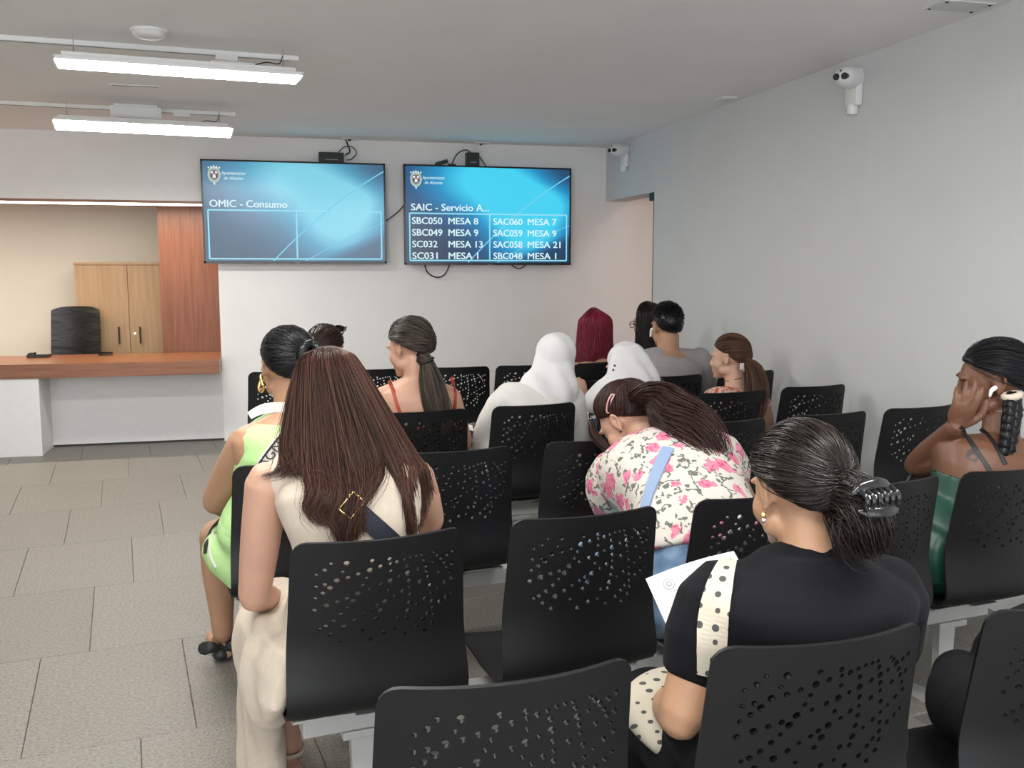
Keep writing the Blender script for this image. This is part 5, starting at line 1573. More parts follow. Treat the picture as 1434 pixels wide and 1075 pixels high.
def glasses(par, T, y, z, k, m, lens_m, tilt=0.0, full=True):
    off = wloc(par)
    for s in (-1, 1):
        rim = [T((s * (0.033 + 0.026 * math.cos(a)), y - 0.004 + 0.021 * math.sin(a) * tilt, z + 0.021 * math.sin(a) * (1 - abs(tilt) * 0.4))) - off for a in np.linspace(0, 6.283, 22)]
        link('rim', mesh_from('rim', *tube_mesh(rim, 0.0028, 8, 1), m), par)
        if lens_m:
            link('lens', mesh_from('lens', [q for q in rim[:-1]] + [q + np.array((0, 0.001, 0)) for q in rim[:-1]], [tuple(range(21)), tuple(range(21, 42))[::-1]] + [(i, i + 21, (i + 1) % 21 + 21, (i + 1) % 21) for i in range(21)], lens_m), par)
        tp_ = [T((s * 0.060, y - 0.004, z + 0.006)) - off, T((s * 0.078, y - 0.03, z + 0.006)) - off, T((s * 0.086, y - 0.08, z - 0.004 - 0.02 * abs(tilt))) - off, T((s * 0.084, y - 0.11, z - 0.03)) - off]
        link('temple', mesh_from('temple', *tube_mesh(tp_, 0.003, 8, 3, 1.0), m), par)
    link('bridge', mesh_from('bridge', *tube_mesh([T((-0.008, y, z + 0.006)) - off, T((0, y + 0.004, z + 0.009)) - off, T((0.008, y, z + 0.006)) - off], 0.0026, 8, 2), m), par)
glasses(sg, B.T, 0.075, 0.112, 1, M['black_gloss'], M['black_gloss'], -0.9)

# ---------------------------------------------------------------- 4: the bare-backed woman with rust straps (D1)
pr = person('person with bare back, thin rust shoulder straps and a low dark ponytail', seat_pt('D1'))
B = Body([seat_pt('D1', 0, -0.03, 0.56), seat_pt('D1', 0, -0.05, 0.72), seat_pt('D1', -0.01, -0.05, 0.88), P(583, 533, 4.20)], P(531, 560, 4.20), P(630, 556, 4.25), P(573, 489, 4.24), (42, -14, 2),
         k=1.05, seat_rot=CH['D1'][1], arms={'L': (P(518, 625, 4.30), P(545, 640, 4.55)), 'R': (P(650, 620, 4.36), P(620, 640, 4.58))})
B.skin('body', SKIN_ROSY, pr, 0.0065); B.eyes(pr, M['black'])
t4 = garment(B, 'camisole', C_RUST, pr, 0.10, 0.60, 0.0, False, 0.010, 0.009, 4)
for px in ([(545, 532), (551, 548), (556, 566), (563, 584)], [(632, 528), (637, 545), (637, 562), (635, 580)]):
    band('shoulder_strap', px, 0.016, C_RUST, pr, [B.obj], 4.15, 0.003, 0.001, 14)
trousers(B, C_DARKDEN, pr, voxel=0.014); shoes(B, C_WHITE, pr)
tie = P(597, 505, 4.13)
hair_obj('hair', [cap_set(B, 0.012), pulled_back(B, (0.30, -0.90, -0.32), 800, 0.0014, 0.013, 14, bulge=0.012, seed=7, wide=0.06)], H_ASH, pr)
pt = [P(590, 498, 4.16), tie, P(603, 530, 4.10), P(609, 555, 4.08), P(616, 585, 4.07), P(622, 610, 4.07)]
hair_obj('ponytail', [core(pt, [0.03, 0.026, 0.044, 0.052, 0.046, 0.02], flat=0.6, ref=(1, 0, 0)), lock(pt, [0.034, 0.030, 0.054, 0.062, 0.058, 0.035], 420, 0.0014, 16, 8, flat=(0, 1, 0))], H_ASH, pr)
add_tube('hair_tie', [tie + np.array([0.030 * math.cos(a), 0.026 * math.sin(a), 0.012 * math.cos(a)]) for a in np.linspace(0, 6.283, 17)], 0.006, M['black'], pr, 8, 2)

# ---------------------------------------------------------------- 5, 6: the two veiled women (D2, D3)
def veil(name, Bd, par, drape, m, seed, voxel=0.008, extra=None, big=1.0):
    """a hood open at the face, running on over the shoulders"""
    S = Sol(); T = lambda p_: Bd.H + Bd.Rm @ (np.asarray(p_, float) * Bd.k)
    S.ell(T((0, -0.022, 0.036)), np.array((0.093, 0.108, 0.104)) * Bd.k * big, Bd.Rm)
    S.ell(T((0, -0.030, -0.03)), np.array((0.094, 0.085, 0.11)) * Bd.k * big, Bd.Rm)
    S.tube([T((0, -0.022, 0.0)), T((0, -0.03, -0.07)), T((0, -0.04, -0.13)), Bd.at(0.93)[0]], np.array([0.094, 0.100, 0.108, 0.120]) * Bd.k, 24, 5)
    S.tube([T((0, 0.055, -0.11)), T((0, 0.03, -0.15)), Bd.at(0.93)[0] + Bd.fw * 0.06], np.array([0.045, 0.065, 0.085]) * Bd.k, 16, 4)
    for pts, rad in drape: S.tube(pts, rad, 18, 5, 0.6, ref=(1, 0, 0))
    if extra: extra(S)
    off_dir = Bd.Rm @ np.array((0, 1, 0.05)); c = T((0, 0.085, -0.035))
    fo = folds(0.0065, [((1, 0.3, 0.25), 62), ((0.3, 0.4, 1), 30)], seed)
    def d(V, Nn):
        r = V - c; a = r @ unit(off_dir); q = np.linalg.norm((r - np.outer(a, unit(off_dir))) * np.array((1, 1, 0.75)), axis=1)
        inn = np.clip(1.25 - q / (0.062 * Bd.k), 0, 1) * (a > -0.09)
        return fo(V, Nn) - np.outer(np.clip(inn * 3, 0, 1) * np.clip(a + 0.075, 0, 0.2), unit(off_dir))
    return S.build(name, m, par, voxel, 14, d)

pr = person('person in a tall plain white veil and loose white tunic, the taller veiled one', seat_pt('D2'))
B = Body([seat_pt('D2', 0.0, -0.02, 0.56), seat_pt('D2', 0.02, -0.03, 0.70), seat_pt('D2', 0.06, 0.0, 0.84), P(760, 548, 4.32)], P(706, 566, 4.28), P(795, 560, 4.34), P(777, 508, 4.38), (-12, -10, 4),
         k=1.05, girth=1.12, seat_rot=CH['D2'][1], arms={'L': (P(686, 628, 4.42), P(676, 640, 4.66)), 'R': (P(810, 630, 4.46), P(790, 640, 4.68))})
B.skin('body', SKIN_LIGHT, pr, 0.010); B.eyes(pr)
garment(B, 'tunic', C_WHITE, pr, -0.04, 0.98, 1.75, True, 0.022, 0.009, 12, folds(0.011, [((0.5, 0.1, 1), 30), ((1, 0, 0.2), 22)], 21), slgrow=0.012, extra=lambda S: (S.tube([P(702, 566, 4.26), P(686, 600, 4.30), P(676, 640, 4.40)], [0.065, 0.072, 0.06], 16, 4), S.tube([P(722, 560, 4.26), P(756, 566, 4.25), P(792, 560, 4.28)], [0.05, 0.06, 0.05], 16, 4), B.leg(S, 'L', 1.0, 0.02), B.leg(S, 'R', 1.0, 0.02)))
veil('veil', B, pr, [([P(776, 505, 4.34), P(768, 530, 4.30), P(757, 552, 4.26), P(740, 566, 4.25)], [0.10, 0.105, 0.115, 0.10]), ([P(778, 515, 4.34), P(780, 540, 4.31), P(782, 560, 4.29)], [0.09, 0.095, 0.09])], C_VEIL, 31)
S = Sol()
for sd in 'LR': B.leg(S, sd, 1.95, 0.016)
S.tube([P(664, 606, 4.45), P(672, 628, 4.5), P(690, 640, 4.55)], [0.05, 0.075, 0.07], 16, 4)
S.build('skirt', C_MONO, pr, 0.009, 4, folds(0.006, [((1, 0, 0.6), 40)], 9)); shoes(B, M['black'], pr)

pr = person('person in a smaller white veil falling to the shoulders over a black and white print', seat_pt('D3'))
B = Body([seat_pt('D3', 0.0, -0.02, 0.56), seat_pt('D3', 0.0, -0.02, 0.68), seat_pt('D3', 0.0, 0.02, 0.80), P(880, 560, 4.50)], P(836, 580, 4.50), P(918, 576, 4.52), P(876, 515, 4.54), (48, -16, 0),
         k=0.98, girth=1.05, seat_rot=CH['D3'][1], arms={'L': (P(826, 628, 4.62), P(818, 560, 4.85)), 'R': (P(932, 628, 4.64), P(900, 640, 4.86))})
B.skin('body', SKIN_ROSY, pr, 0.007, handspec={'L': ((-0.2, 0.2, 1), (0, 1, 0), 1, 0.4)}); B.eyes(pr)
garment(B, 'blouse', C_MONO, pr, 0.0, 0.97, 1.85, True, 0.016, 0.010, 4, folds(0.005, [((0.5, 0, 1), 30)], 12), slgrow=0.012)
veil('veil', B, pr, [([P(878, 508, 4.46), P(882, 535, 4.43), P(884, 562, 4.41)], [0.10, 0.13, 0.155]), ([P(872, 540, 4.46), P(850, 553, 4.44), P(830, 564, 4.48), P(818, 572, 4.56)], [0.10, 0.085, 0.07, 0.04]), ([P(886, 505, 4.46), P(898, 532, 4.44), P(904, 556, 4.44)], [0.09, 0.095, 0.09])], C_VEIL, 41)
trousers(B, C_TROUS, pr, voxel=0.014); shoes(B, M['black'], pr)
vv = [o for o in pr.children if o.name.startswith('veil')][0]; vbv = bvh_of([vv])
for q in ((861, 512), (859, 518)):
    c, n_ = cast(vbv, *q, 4.4)
    MB().cyl(c - n_ * 0.002 - wloc(pr), c + n_ * 0.004 - wloc(pr), 0.0055, None, 10).build('veil_pin', M['black'], pr, smooth=True)
hb = empty('tote_bag', P(926, 562, 4.46)); tag(hb, 'black and white printed bag hanging behind the smaller white veil', 'bag')
off = wloc(hb)
link('handle', mesh_from('handle', *[(np.array(v) - off if i == 0 else v) for i, v in enumerate(tube_mesh([P(914, 548, 4.46), P(918, 532, 4.46), P(926, 530, 4.46), P(934, 548, 4.46)], 0.008, 8, 5))], M['black']), hb)
S = Sol(); S.tube([P(912, 552, 4.47), P(922, 556, 4.46), P(934, 552, 4.47)], [0.022, 0.03, 0.022], 12, 4, 0.5, ref=(0, 0, 1)); S.tube([P(912, 570, 4.47), P(924, 572, 4.46), P(936, 570, 4.47)], [0.03, 0.035, 0.03], 12, 4, 0.5, ref=(0, 0, 1)); S.build('body', C_MONO, hb, 0.006, 2)

# ---------------------------------------------------------------- 7: crimson hair (F5)
pr = person('person with long straight crimson hair, seen from behind in the front row', seat_pt('F5'))
B = Body([seat_pt('F5', 0, -0.03, 0.56), seat_pt('F5', 0, -0.05, 0.72), seat_pt('F5', 0, -0.05, 0.88), P(832, 502, 6.05)], P(794, 520, 6.04), P(868, 519, 6.06), P(833, 466, 6.10), (-4, -4, 0), k=1.0, seat_rot=CH['F5'][1])
B.skin('body', SKIN_ROSY, pr, 0.010); B.eyes(pr)
garment(B, 'top', C_TROUS, pr, 0.0, 0.90, 0.0, False, 0.012, 0.012, 3); trousers(B, C_TROUS, pr, voxel=0.016); shoes(B, M['black'], pr)
G7 = [[P(832 + dx * 0.35, 430 + 0.008 * dx * dx, 6.14), P(833 + dx * 0.72, 433 + 0.017 * dx * dx, 6.06), P(833 + dx * 0.98, 448 + abs(dx) * 0.1, 6.0 + 0.0028 * abs(dx)), P(833 + dx * 1.08, 475, 5.98 + 0.003 * abs(dx)), P(832 + dx * 1.22, 500, 5.965 + 0.0028 * abs(dx)), P(830 + dx * 1.34, 522, 5.96 + 0.002 * abs(dx))] for dx in (-23, -16, -8, 0, 8, 16, 23)]
G7 = off_scalp(B, G7, 0.032)
hair_obj('hair', [sheet(G7, (0, 0.012, 0), tint=0.2), cap_set(B, 0.006), curtain(G7, 650, 0.0018, 14, 51, 0.012, 0.006, 0.4)], H_RED, pr)

# ---------------------------------------------------------------- 8: dark-haired woman in glasses (F6)
pr = person('person with long dark hair and thin glasses, partly hidden behind the man in grey', seat_pt('F6'))
B = Body([seat_pt('F6', -0.03, -0.03, 0.56), seat_pt('F6', -0.1, -0.03, 0.72), seat_pt('F6', -0.13, 0.0, 0.88), P(908, 492, 6.12)], P(874, 510, 6.10), P(942, 508, 6.14), P(907, 455, 6.16), (34, -2, 0), k=1.06, seat_rot=CH['F6'][1])
B.skin('body', SKIN_TAN, pr, 0.010); B.eyes(pr)
garment(B, 'top', C_TROUS, pr, 0.0, 0.94, 0.6, True, 0.014, 0.012, 3); trousers(B, C_TROUS, pr, voxel=0.016); shoes(B, M['black'], pr)
G8 = [[P(907 + dx * 0.35, 421 + 0.008 * dx * dx, 6.20), P(907 + dx * 0.72, 423 + 0.018 * dx * dx, 6.12), P(907 + dx * 0.95, 438 + abs(dx) * 0.1, 6.06 + 0.003 * abs(dx)), P(906 + dx, 465, 6.04 + 0.003 * abs(dx)), P(905 + dx * 1.05, 492, 6.02), P(905 + dx * 1.1, 512, 6.02)] for dx in (-14, -8, 0, 8, 16, 24)]
G8 = off_scalp(B, G8, 0.030)
hair_obj('hair', [sheet(G8, (0, 0.012, 0)), cap_set(B, 0.008), curtain(G8, 420, 0.0018, 14, 61, 0.02, 0.008, 0.4)], H_DARK, pr)
gl = empty('spectacles', B.T((0, 0.1, 0.006))); gl.parent = None; tag(gl, 'thin round spectacles worn by the woman beyond the man in grey', 'glasses')
glasses(gl, B.T, 0.104, 0.004, 1, M['black_gloss'], None, 0.0)

# ---------------------------------------------------------------- 9: the man in grey (E4)
pr = person('person with short black hair in a grey T-shirt, by the doorway', seat_pt('E4'))
B = Body([seat_pt('E4', 0.02, -0.02, 0.56), seat_pt('E4', 0.03, -0.05, 0.72), seat_pt('E4', 0.04, -0.05, 0.88), P(936, 494, 5.20)], P(890, 510, 5.18), P(978, 507, 5.26), P(933, 459, 5.24), (8, -4, 0), man=True, k=1.07, girth=1.06, seat_rot=CH['E4'][1],
         arms={'L': (P(880, 570, 5.32), P(905, 590, 5.55)), 'R': (P(992, 566, 5.42), P(960, 590, 5.6))})
B.skin('body', SKIN_TAN, pr, 0.0075); B.eyes(pr, M['black'])
garment(B, 'tshirt', C_GREY, pr, 0.0, 0.975, 0.72, True, 0.014, 0.009, 5, folds(0.005, [((0.3, 0, 1), 24), ((1, 0, 0.5), 18)], 13), slgrow=0.012)
trousers(B, C_DARKDEN, pr, voxel=0.014); shoes(B, C_WHITE, pr)
g9 = np.random.default_rng(9); sets = [cap_set(B, 0.004, -0.10)]
paths = []
for i in range(1500):
    a = hairline(g9.random()); d = unit(a * (0.15 + 0.95 * g9.random()) + unit((0, -0.35, 1)) * g9.random() * 1.4)
    ln = 0.010 + 0.022 * max(0, d[2]); dr = unit(d + np.array((0, 0.5, -0.1)) * 0.7 + g9.normal(0, 0.2, 3))
    p0 = scalp(d, 0.003)
    paths.append([B.H + B.Rm @ ((p0 + dr * ln * t) * B.k) for t in (0, 0.4, 0.75, 1.0)])
sets.append(strands(np.array(paths), 0.0016, 3, None, 0.4))
hair_obj('hair', sets, H_BLACK, pr)
e9 = B.T((-0.088, 0.004, -0.004))
link('earbud', mesh_from('earbud', *[(np.array(v) - wloc(pr) if i == 0 else v) for i, v in enumerate(tube_mesh([e9, e9 + np.array((-0.004, 0.006, -0.012)), e9 + np.array((-0.004, 0.012, -0.045))], [0.008, 0.007, 0.0045], 10, 3))], M['plastic_white']), pr)

# ---------------------------------------------------------------- 10: the auburn ponytail (D4)
pr = person('person with a long auburn ponytail and a coral print top, looking left', seat_pt('D4'))
B = Body([seat_pt('D4', 0.06, -0.03, 0.56), seat_pt('D4', 0.07, -0.04, 0.70), seat_pt('D4', 0.08, -0.03, 0.84), P(1031, 548, 4.52)], P(990, 568, 4.50), P(1066, 564, 4.55), P(1021, 502, 4.56), (46, -4, 0), k=0.98, seat_rot=CH['D4'][1],
         arms={'L': (P(970, 605, 4.62), P(958, 590, 4.86)), 'R': (P(1080, 625, 4.68), P(1050, 640, 4.9))})
B.skin('body', SKIN_LIGHT, pr, 0.0065, handspec={'L': ((-0.25, 0.35, 0.9), (1, 0.3, 0), 1, 0.5)}); B.eyes(pr, M['black'])
garment(B, 'top', C_CORAL, pr, 0.0, 1.0, 0.0, True, 0.014, 0.007, 4, folds(0.003, [((0.4, 0, 1), 30)], 15), trapf=0.92)
trousers(B, C_DARKDEN, pr, voxel=0.014); shoes(B, C_WHITE, pr)
tie = P(1045, 505, 4.46)
hair_obj('hair', [cap_set(B, 0.010), pulled_back(B, (0.28, -0.94, -0.12), 600, 0.0014, 0.011, 13, bulge=0.008, seed=17, wide=0.06)], H_AUBURN, pr)
pt = [P(1040, 502, 4.48), tie, P(1055, 517, 4.42), P(1060, 540, 4.40), P(1058, 562, 4.385), P(1054, 584, 4.375), P(1052, 596, 4.37)]
hair_obj('ponytail', [core(pt, [0.02, 0.018, 0.040, 0.056, 0.056, 0.042, 0.015], flat=0.6, ref=(1, 0, 0)), lock(pt, [0.024, 0.020, 0.048, 0.066, 0.068, 0.06, 0.045], 420, 0.0014, 16, 18, flat=(0, 1, 0), wav=0.006)], H_AUBURN, pr)
add_tube('hair_tie', [tie + np.array([0.020 * math.cos(a), 0.014 * math.sin(a), 0.020 * math.sin(a)]) for a in np.linspace(0, 6.283, 17)], 0.006, M['black'], pr, 8, 2)
c = P(1039, 513, 4.44)
MB().box(c - wloc(pr) - np.array((0.011, 0.006, 0.018)), c - wloc(pr) + np.array((0.011, 0.006, 0.018)), 0.005).build('hair_clip', C_WHITE, pr, smooth=True)
nb = bvh_of([B.obj])
hits = [cast(nb, u, v, 4.45) for u, v in ((1012, 534), (1020, 533), (1030, 531), (1038, 529))]
add_tube('necklace', [h[0] + h[1] * 0.001 for h in hits], 0.0022, M['black'], pr, 6, 4)

# ---------------------------------------------------------------- 11: the floral shirt, bent forward (B3)
pr = person('person bent forward in a white rose-print shirt with a loose dark ponytail', seat_pt('B3'))
B = Body([P(992, 838, 2.49), P(978, 752, 2.56), P(952, 684, 2.74), P(916, 634, 2.98)], P(864, 672, 2.96), P(1000, 640, 2.98), P(880, 592, 3.08), (38, -44, 2), k=1.08, girth=1.16, armr=1.2, seat_rot=CH['B3'][1] + 0.10, auto=False,
         arms={'L': (P(858, 748, 3.04), P(850, 740, 3.26)), 'R': (P(1046, 712, 3.16), P(980, 720, 3.34))},
         legs={'L': (np.array([1.05, 2.99, 0.52]), np.array([1.06, 2.98, 0.085])), 'R': (np.array([1.34, 3.04, 0.52]), np.array([1.36, 3.02, 0.085]))})
B.skin('body', SKIN_ROSY, pr, 0.0065); B.eyes(pr, M['black'])
sh11 = garment(B, 'shirt', C_FLORAL, pr, 0.215, 0.955, 0.26, True, 0.026, 0.0075, 5, folds(0.0045, [((0.6, 0.2, 1), 24), ((1, 0.3, -0.4), 18)], 16), slgrow=0.014)
jn = trousers(B, C_DENIM, pr, 1.92, 0.014, 0.009, 'jeans', 0.31); shoes(B, C_WHITE, pr)
tie = P(905, 566, 3.02)
hair_obj('hair', [cap_set(B, 0.010), pulled_back(B, (0.02, -0.62, 0.78), 900, 0.0014, 0.012, 13, bulge=0.010, seed=19, wide=0.10)], H_MAROON, pr)
pt = [P(897, 556, 3.02), P(912, 556, 2.95), P(938, 580, 2.86), P(962, 614, 2.76), P(978, 645, 2.70), P(988, 680, 2.645)]
hair_obj('ponytail', [core(pt, [0.035, 0.045, 0.075, 0.08, 0.06, 0.015], flat=0.35, ref=(1, 0, 0)), lock(pt, [0.05, 0.070, 0.105, 0.115, 0.105, 0.085], 1100, 0.0014, 18, 20, flat=(0, 1, 0.6), wav=0.010, ends=0.35)], H_MAROON, pr)
fr = [B.T((-0.05, 0.085, 0.075)), B.T((-0.075, 0.085, 0.03)), B.T((-0.07, 0.082, -0.03)), B.T((-0.06, 0.085, -0.08))]
hair_obj('fringe', [lock(fr, [0.012, 0.018, 0.016, 0.012], 90, 0.0012, 12, 23)], H_MAROON, pr)
hb_ = bvh_of([o for o in pr.children if o.name.split('.')[0] == 'hair'])
sl = [cast(hb_, u, v, 3.0) for u, v in ((859, 553), (855, 560), (853, 568), (853, 577))]
spts = [h[0] + h[1] * 0.004 for h in sl]; sx = np.array((0.0055, 0, 0))
loop = [q - sx for q in spts] + [q + sx for q in spts[::-1]] + [spts[0] - sx]
link('hair_slide', mesh_from('hair_slide', *[(np.array(v) - wloc(pr) if i == 0 else v) for i, v in enumerate(tube_mesh(loop, 0.0026, 8, 3))], mat('pink_hair_slide', (0.62, 0.34, 0.34), 0.4)), pr)
sb = empty('shoulder_bag', seat_pt('B3', -0.02, 0.32, 0.0)); tag(sb, 'bag on a pale blue strap running over the rose-print shirt', 'bag')
band('strap', [(936, 628), (925, 650), (913, 682), (903, 715), (897, 740)], 0.038, C_BLUE, sb, [sh11], 2.7, 0.003, 0.004, 22, smooth_it=5)
MB().box((-0.10, -0.03, -0.05), (0.10, 0.03, 0.05), 0.02).build('pouch', C_BLUE, sb, loc=tuple(P(1068, 742, 2.78) - wloc(sb)), smooth=True)
e_ = B.T((-0.084, -0.008, -0.030))
MB().cyl(e_ - wloc(pr), e_ + B.Rm @ np.array((-0.006, 0, 0)) - wloc(pr), 0.004, None, 10).build('ear_stud', M['black'], pr, smooth=True)

# ---------------------------------------------------------------- 12: the woman in the black T-shirt (A2)
pr = person('person in a plain black T-shirt with dark hair held up by a black claw clip', seat_pt('A2'))
B = Body([seat_pt('A2', 0.05, -0.03, 0.56), P(1132, 782, 1.52)], P(1014, 846, 1.53), P(1234, 838, 1.55), P(1116, 690, 1.57), (5, -14, 2),
         k=0.97, girth=1.30, deep=0.82, armr=1.22, seat_rot=CH['A2'][1], arms={'L': (P(955, 1000, 1.50), P(926, 978, 1.82)), 'R': (P(1228, 985, 1.64), P(1170, 1010, 1.82))})
B.skin('body', SKIN_TAN, pr, 0.0055, handspec={'L': ((-0.15, 1.0, 0.1), (0.3, 0, -1), 1, 0.5)}); B.eyes(pr, M['black'])
ts = garment(B, 'tshirt', C_BLACK, pr, -0.02, 1.03, 0.38, True, 0.018, 0.0065, 5, folds(0.0045, [((0.25, 0, 1), 26), ((1, 0, 0.6), 20)], 17), slgrow=0.012)
trousers(B, C_TROUS, pr, 1.92, 0.016, 0.010); shoes(B, M['black'], pr)
gth = (0.22, -0.93, -0.18)
hair_obj('hair', [cap_set(B, 0.012), pulled_back(B, gth, 1900, 0.0011, 0.014, 18, bulge=0.012, seed=25, wide=0.10)], H_DARK, pr)
tuft = B.H + B.Rm @ np.array((0.035, -0.112, -0.020))
pt = [tuft + B.Rm @ np.array((-0.02, 0.03, 0.03)), tuft, tuft + np.array((0.012, -0.020, -0.030)), tuft + np.array((0.020, -0.020, -0.060)), tuft + np.array((0.028, -0.012, -0.095))]
hair_obj('hair_twist', [core(pt, [0.038, 0.046, 0.042, 0.030, 0.01]), lock(pt, [0.040, 0.050, 0.048, 0.038, 0.028], 700, 0.0011, 18, 26, wav=0.014, ends=0.4),
                        lock([pt[1], pt[2] + np.array((-0.02, -0.02, 0.01)), pt[3] + np.array((-0.02, -0.01, -0.01)), pt[4]], [0.04, 0.05, 0.04, 0.03], 160, 0.0008, 16, 27, wav=0.03, ends=0.4)], H_DARK, pr)
cc = empty('hair_claw_clip', tuft + np.array((0.012, -0.046, 0.012))); tag(cc, 'black claw clip with curved teeth in the dark hair twist', 'hair clip')
back = unit(B.Rm @ np.array((0.10, -0.95, 0.25))); side = unit(np.cross((0, 0, 1), back)); upv = np.cross(back, side)
for s, zz in ((1, 0.018), (-1, -0.014)):
    arc = [side * t * 0.044 + back * (0.016 - 0.012 * (t * t)) + upv * (zz + s * 0.010 * (1 - t * t)) for t in np.linspace(-1, 1, 9)]
    V, F = tube_mesh(arc, [0.004] + [0.011] * 7 + [0.004], 10, 2, 0.45, ref=upv)
    jaw = link('jaw', mesh_from('jaw', V, F, M['black_gloss']), cc)
    for t in np.linspace(-0.8, 0.8, 6):
        b0 = side * t * 0.046 + back * 0.010 + upv * zz
        V, F = tube_mesh([b0, b0 + back * 0.012 - upv * s * 0.014, b0 + back * 0.004 - upv * s * 0.034], [0.0052, 0.0048, 0.003], 8, 4)
        link('tooth', mesh_from('tooth', V, F, M['black_gloss']), jaw)
V, F = tube_mesh([-side * 0.03 + back * 0.016 + upv * 0.004, side * 0.03 + back * 0.016 + upv * 0.004], 0.006, 10, 2)
link('spring', mesh_from('spring', V, F, M['silver']), cc)
for e_, z in ((-0.082, -0.036), (-0.074, -0.046)):
    q = B.T((e_, -0.008 if z > -0.04 else 0.004, z))
    V, F = tube_mesh([q, q + np.array((-0.003, 0, -0.004))], 0.0042, 10, 2)
    link('ear_stud', mesh_from('ear_stud', np.array(V) - wloc(pr), F, M['gold'] if z > -0.04 else M['silver']), pr)
tb = empty('polka_dot_bag', seat_pt('A2', -0.1, 0.2, 0.0)); tag(tb, 'cream bag with dark polka dots, strapped over the black T-shirt', 'bag')
band('strap', [(1020, 786), (1012, 806), (1004, 838), (998, 880), (996, 915), (990, 945)], [0.030, 0.044, 0.052, 0.053, 0.050, 0.036], C_DOTS, tb, [ts], 1.55, 0.003, 0.003, 26, uvs=36.0, smooth_it=4)
off = wloc(tb)
S = Sol()
S.tube([P(944, 956, 1.78), P(924, 985, 1.70), P(936, 1018, 1.64)], [0.062, 0.080, 0.066], 20, 4, 0.55, ref=(1, 0, 0))
S.tube([P(928, 1000, 1.72), P(955, 1035, 1.62), P(978, 1052, 1.54)], [0.055, 0.06, 0.035], 16, 4, 0.6)
bb = S.build('bag_body', C_DOTS, tb, 0.007, 4, folds(0.003, [((1, 0, 0.5), 40)], 30))
uvl = bb.data.uv_layers.new(name='UVMap'); Vb, _ = mesh_np(bb.data)
for lp in bb.data.loops:
    v = Vb[lp.vertex_index]; uvl.data[lp.index].uv = ((v[0] * 0.9 + v[2] * 0.3) * 36, (v[1] * 0.8 + v[2]) * 36)

# the printed sheet she holds
pc = [P(904, 810, 1.92), P(1004, 779, 1.90), P(1020, 850, 1.78), P(952, 884, 1.79)]
pp = empty('paper_sheet', pc[0]); tag(pp, 'white printed form with a small crest, held in front of the black sleeve', 'paper')
off = wloc(pp)
ux, uy = unit(pc[1] - pc[0]), None
uy = (pc[3] - pc[0]); uy = unit(uy - ux * (uy @ ux)); un = unit(np.cross(ux, uy))
if un[2] < 0: un = -un
W_, L_ = 0.21, 0.16
bm = bmesh.new(); nx, ny = 10, 8; grid = []
for th in (0, 1):
    for j in range(ny + 1):
        for i in range(nx + 1):
            a, b_ = i / nx, j / ny
            grid.append(bm.verts.new(ux * W_ * a + uy * L_ * b_ + un * (0.010 * math.sin(a * 3.0) * (1 - b_ * 0.5) - th * 0.0006)))
n1 = nx + 1; st2 = n1 * (ny + 1)
for j in range(ny):
    for i in range(nx):
        a = j * n1 + i
        bm.faces.new([grid[k_] for k_ in (a, a + 1, a + n1 + 1, a + n1)]); bm.faces.new([grid[st2 + k_] for k_ in (a + n1, a + n1 + 1, a + 1, a)])
me = bpy.data.meshes.new('sheet'); bm.to_mesh(me); bm.free(); me.materials.append(M['paper']); sheet_o = link('sheet', me, pp)
def on_paper(a, b_): return ux * W_ * a + uy * L_ * b_ + un * (0.010 * math.sin(a * 3.0) * (1 - b_ * 0.5) + 0.0006)
V, F = [], []
def pquad(a0, b0, a1, b1):
    k_ = len(V); V.extend([on_paper(a0, b0), on_paper(a1, b0), on_paper(a1, b1), on_paper(a0, b1)]); F.append((k_, k_ + 1, k_ + 2, k_ + 3))
for j, (b0, a0, a1) in enumerate([(0.12, 0.34, 0.9), (0.19, 0.34, 0.8), (0.34, 0.16, 0.92), (0.42, 0.16, 0.9), (0.54, 0.16, 0.92), (0.62, 0.16, 0.7), (0.74, 0.16, 0.9), (0.82, 0.16, 0.9)]):
    for a in np.arange(a0, a1, 0.055): pquad(a, b0, a + 0.042, b0 + 0.012)
link('printed_lines', mesh_from('printed_lines', V, F, M['ink'], False), pp)
for (rx, ry, mm, lift) in ((0.062, 0.095, M['ink'], 0.0), (0.050, 0.078, M['paper'], 0.0004), (0.032, 0.048, M['ink'], 0.0008), (0.013, 0.022, M['paper'], 0.0012)):
    V = [on_paper(0.20 + rx * math.cos(t), 0.22 + ry * math.sin(t)) + un * lift for t in np.linspace(0, 6.283, 18, endpoint=False)]
    link('crest_ring', mesh_from('crest_ring', V, [tuple(range(18))], mm, False), pp)

# ---------------------------------------------------------------- 13: the woman in green satin (B5)
pr = person('person in a green satin dress with bare shoulders and a black braid, chin on hand', seat_pt('B5'))
B = Body([seat_pt('B5', 0.02, -0.02, 0.56), seat_pt('B5', 0.04, -0.04, 0.70), seat_pt('B5', 0.08, -0.03, 0.84), P(1404, 622, 2.64)], P(1336, 640, 2.72), P(1478, 652, 2.60), P(1389, 536, 2.70), (57, -8, 0),
         k=1.12, girth=1.14, armr=1.15, seat_rot=CH['B5'][1] + 0.15, arms={'L': (P(1286, 650, 2.90), P(1338, 598, 2.62)), 'R': (P(1490, 760, 2.78), P(1440, 770, 2.98))},
         legs={'L': (seat_pt('B5', -0.12, 0.42, 0.50), seat_pt('B5', -0.10, 0.34, 0.085)), 'R': (seat_pt('B5', 0.14, 0.42, 0.50), seat_pt('B5', 0.14, 0.40, 0.085))})
B.skin('body', SKIN_DARK, pr, 0.0048, handspec={'L': (unit(P(1356, 556, 2.57) - P(1338, 598, 2.62)), (0.45, 0.85, 0.0), -1, 0.25, (0.22, 0.28, 0.34, 0.42))}, it=3); B.eyes(pr, M['black'])
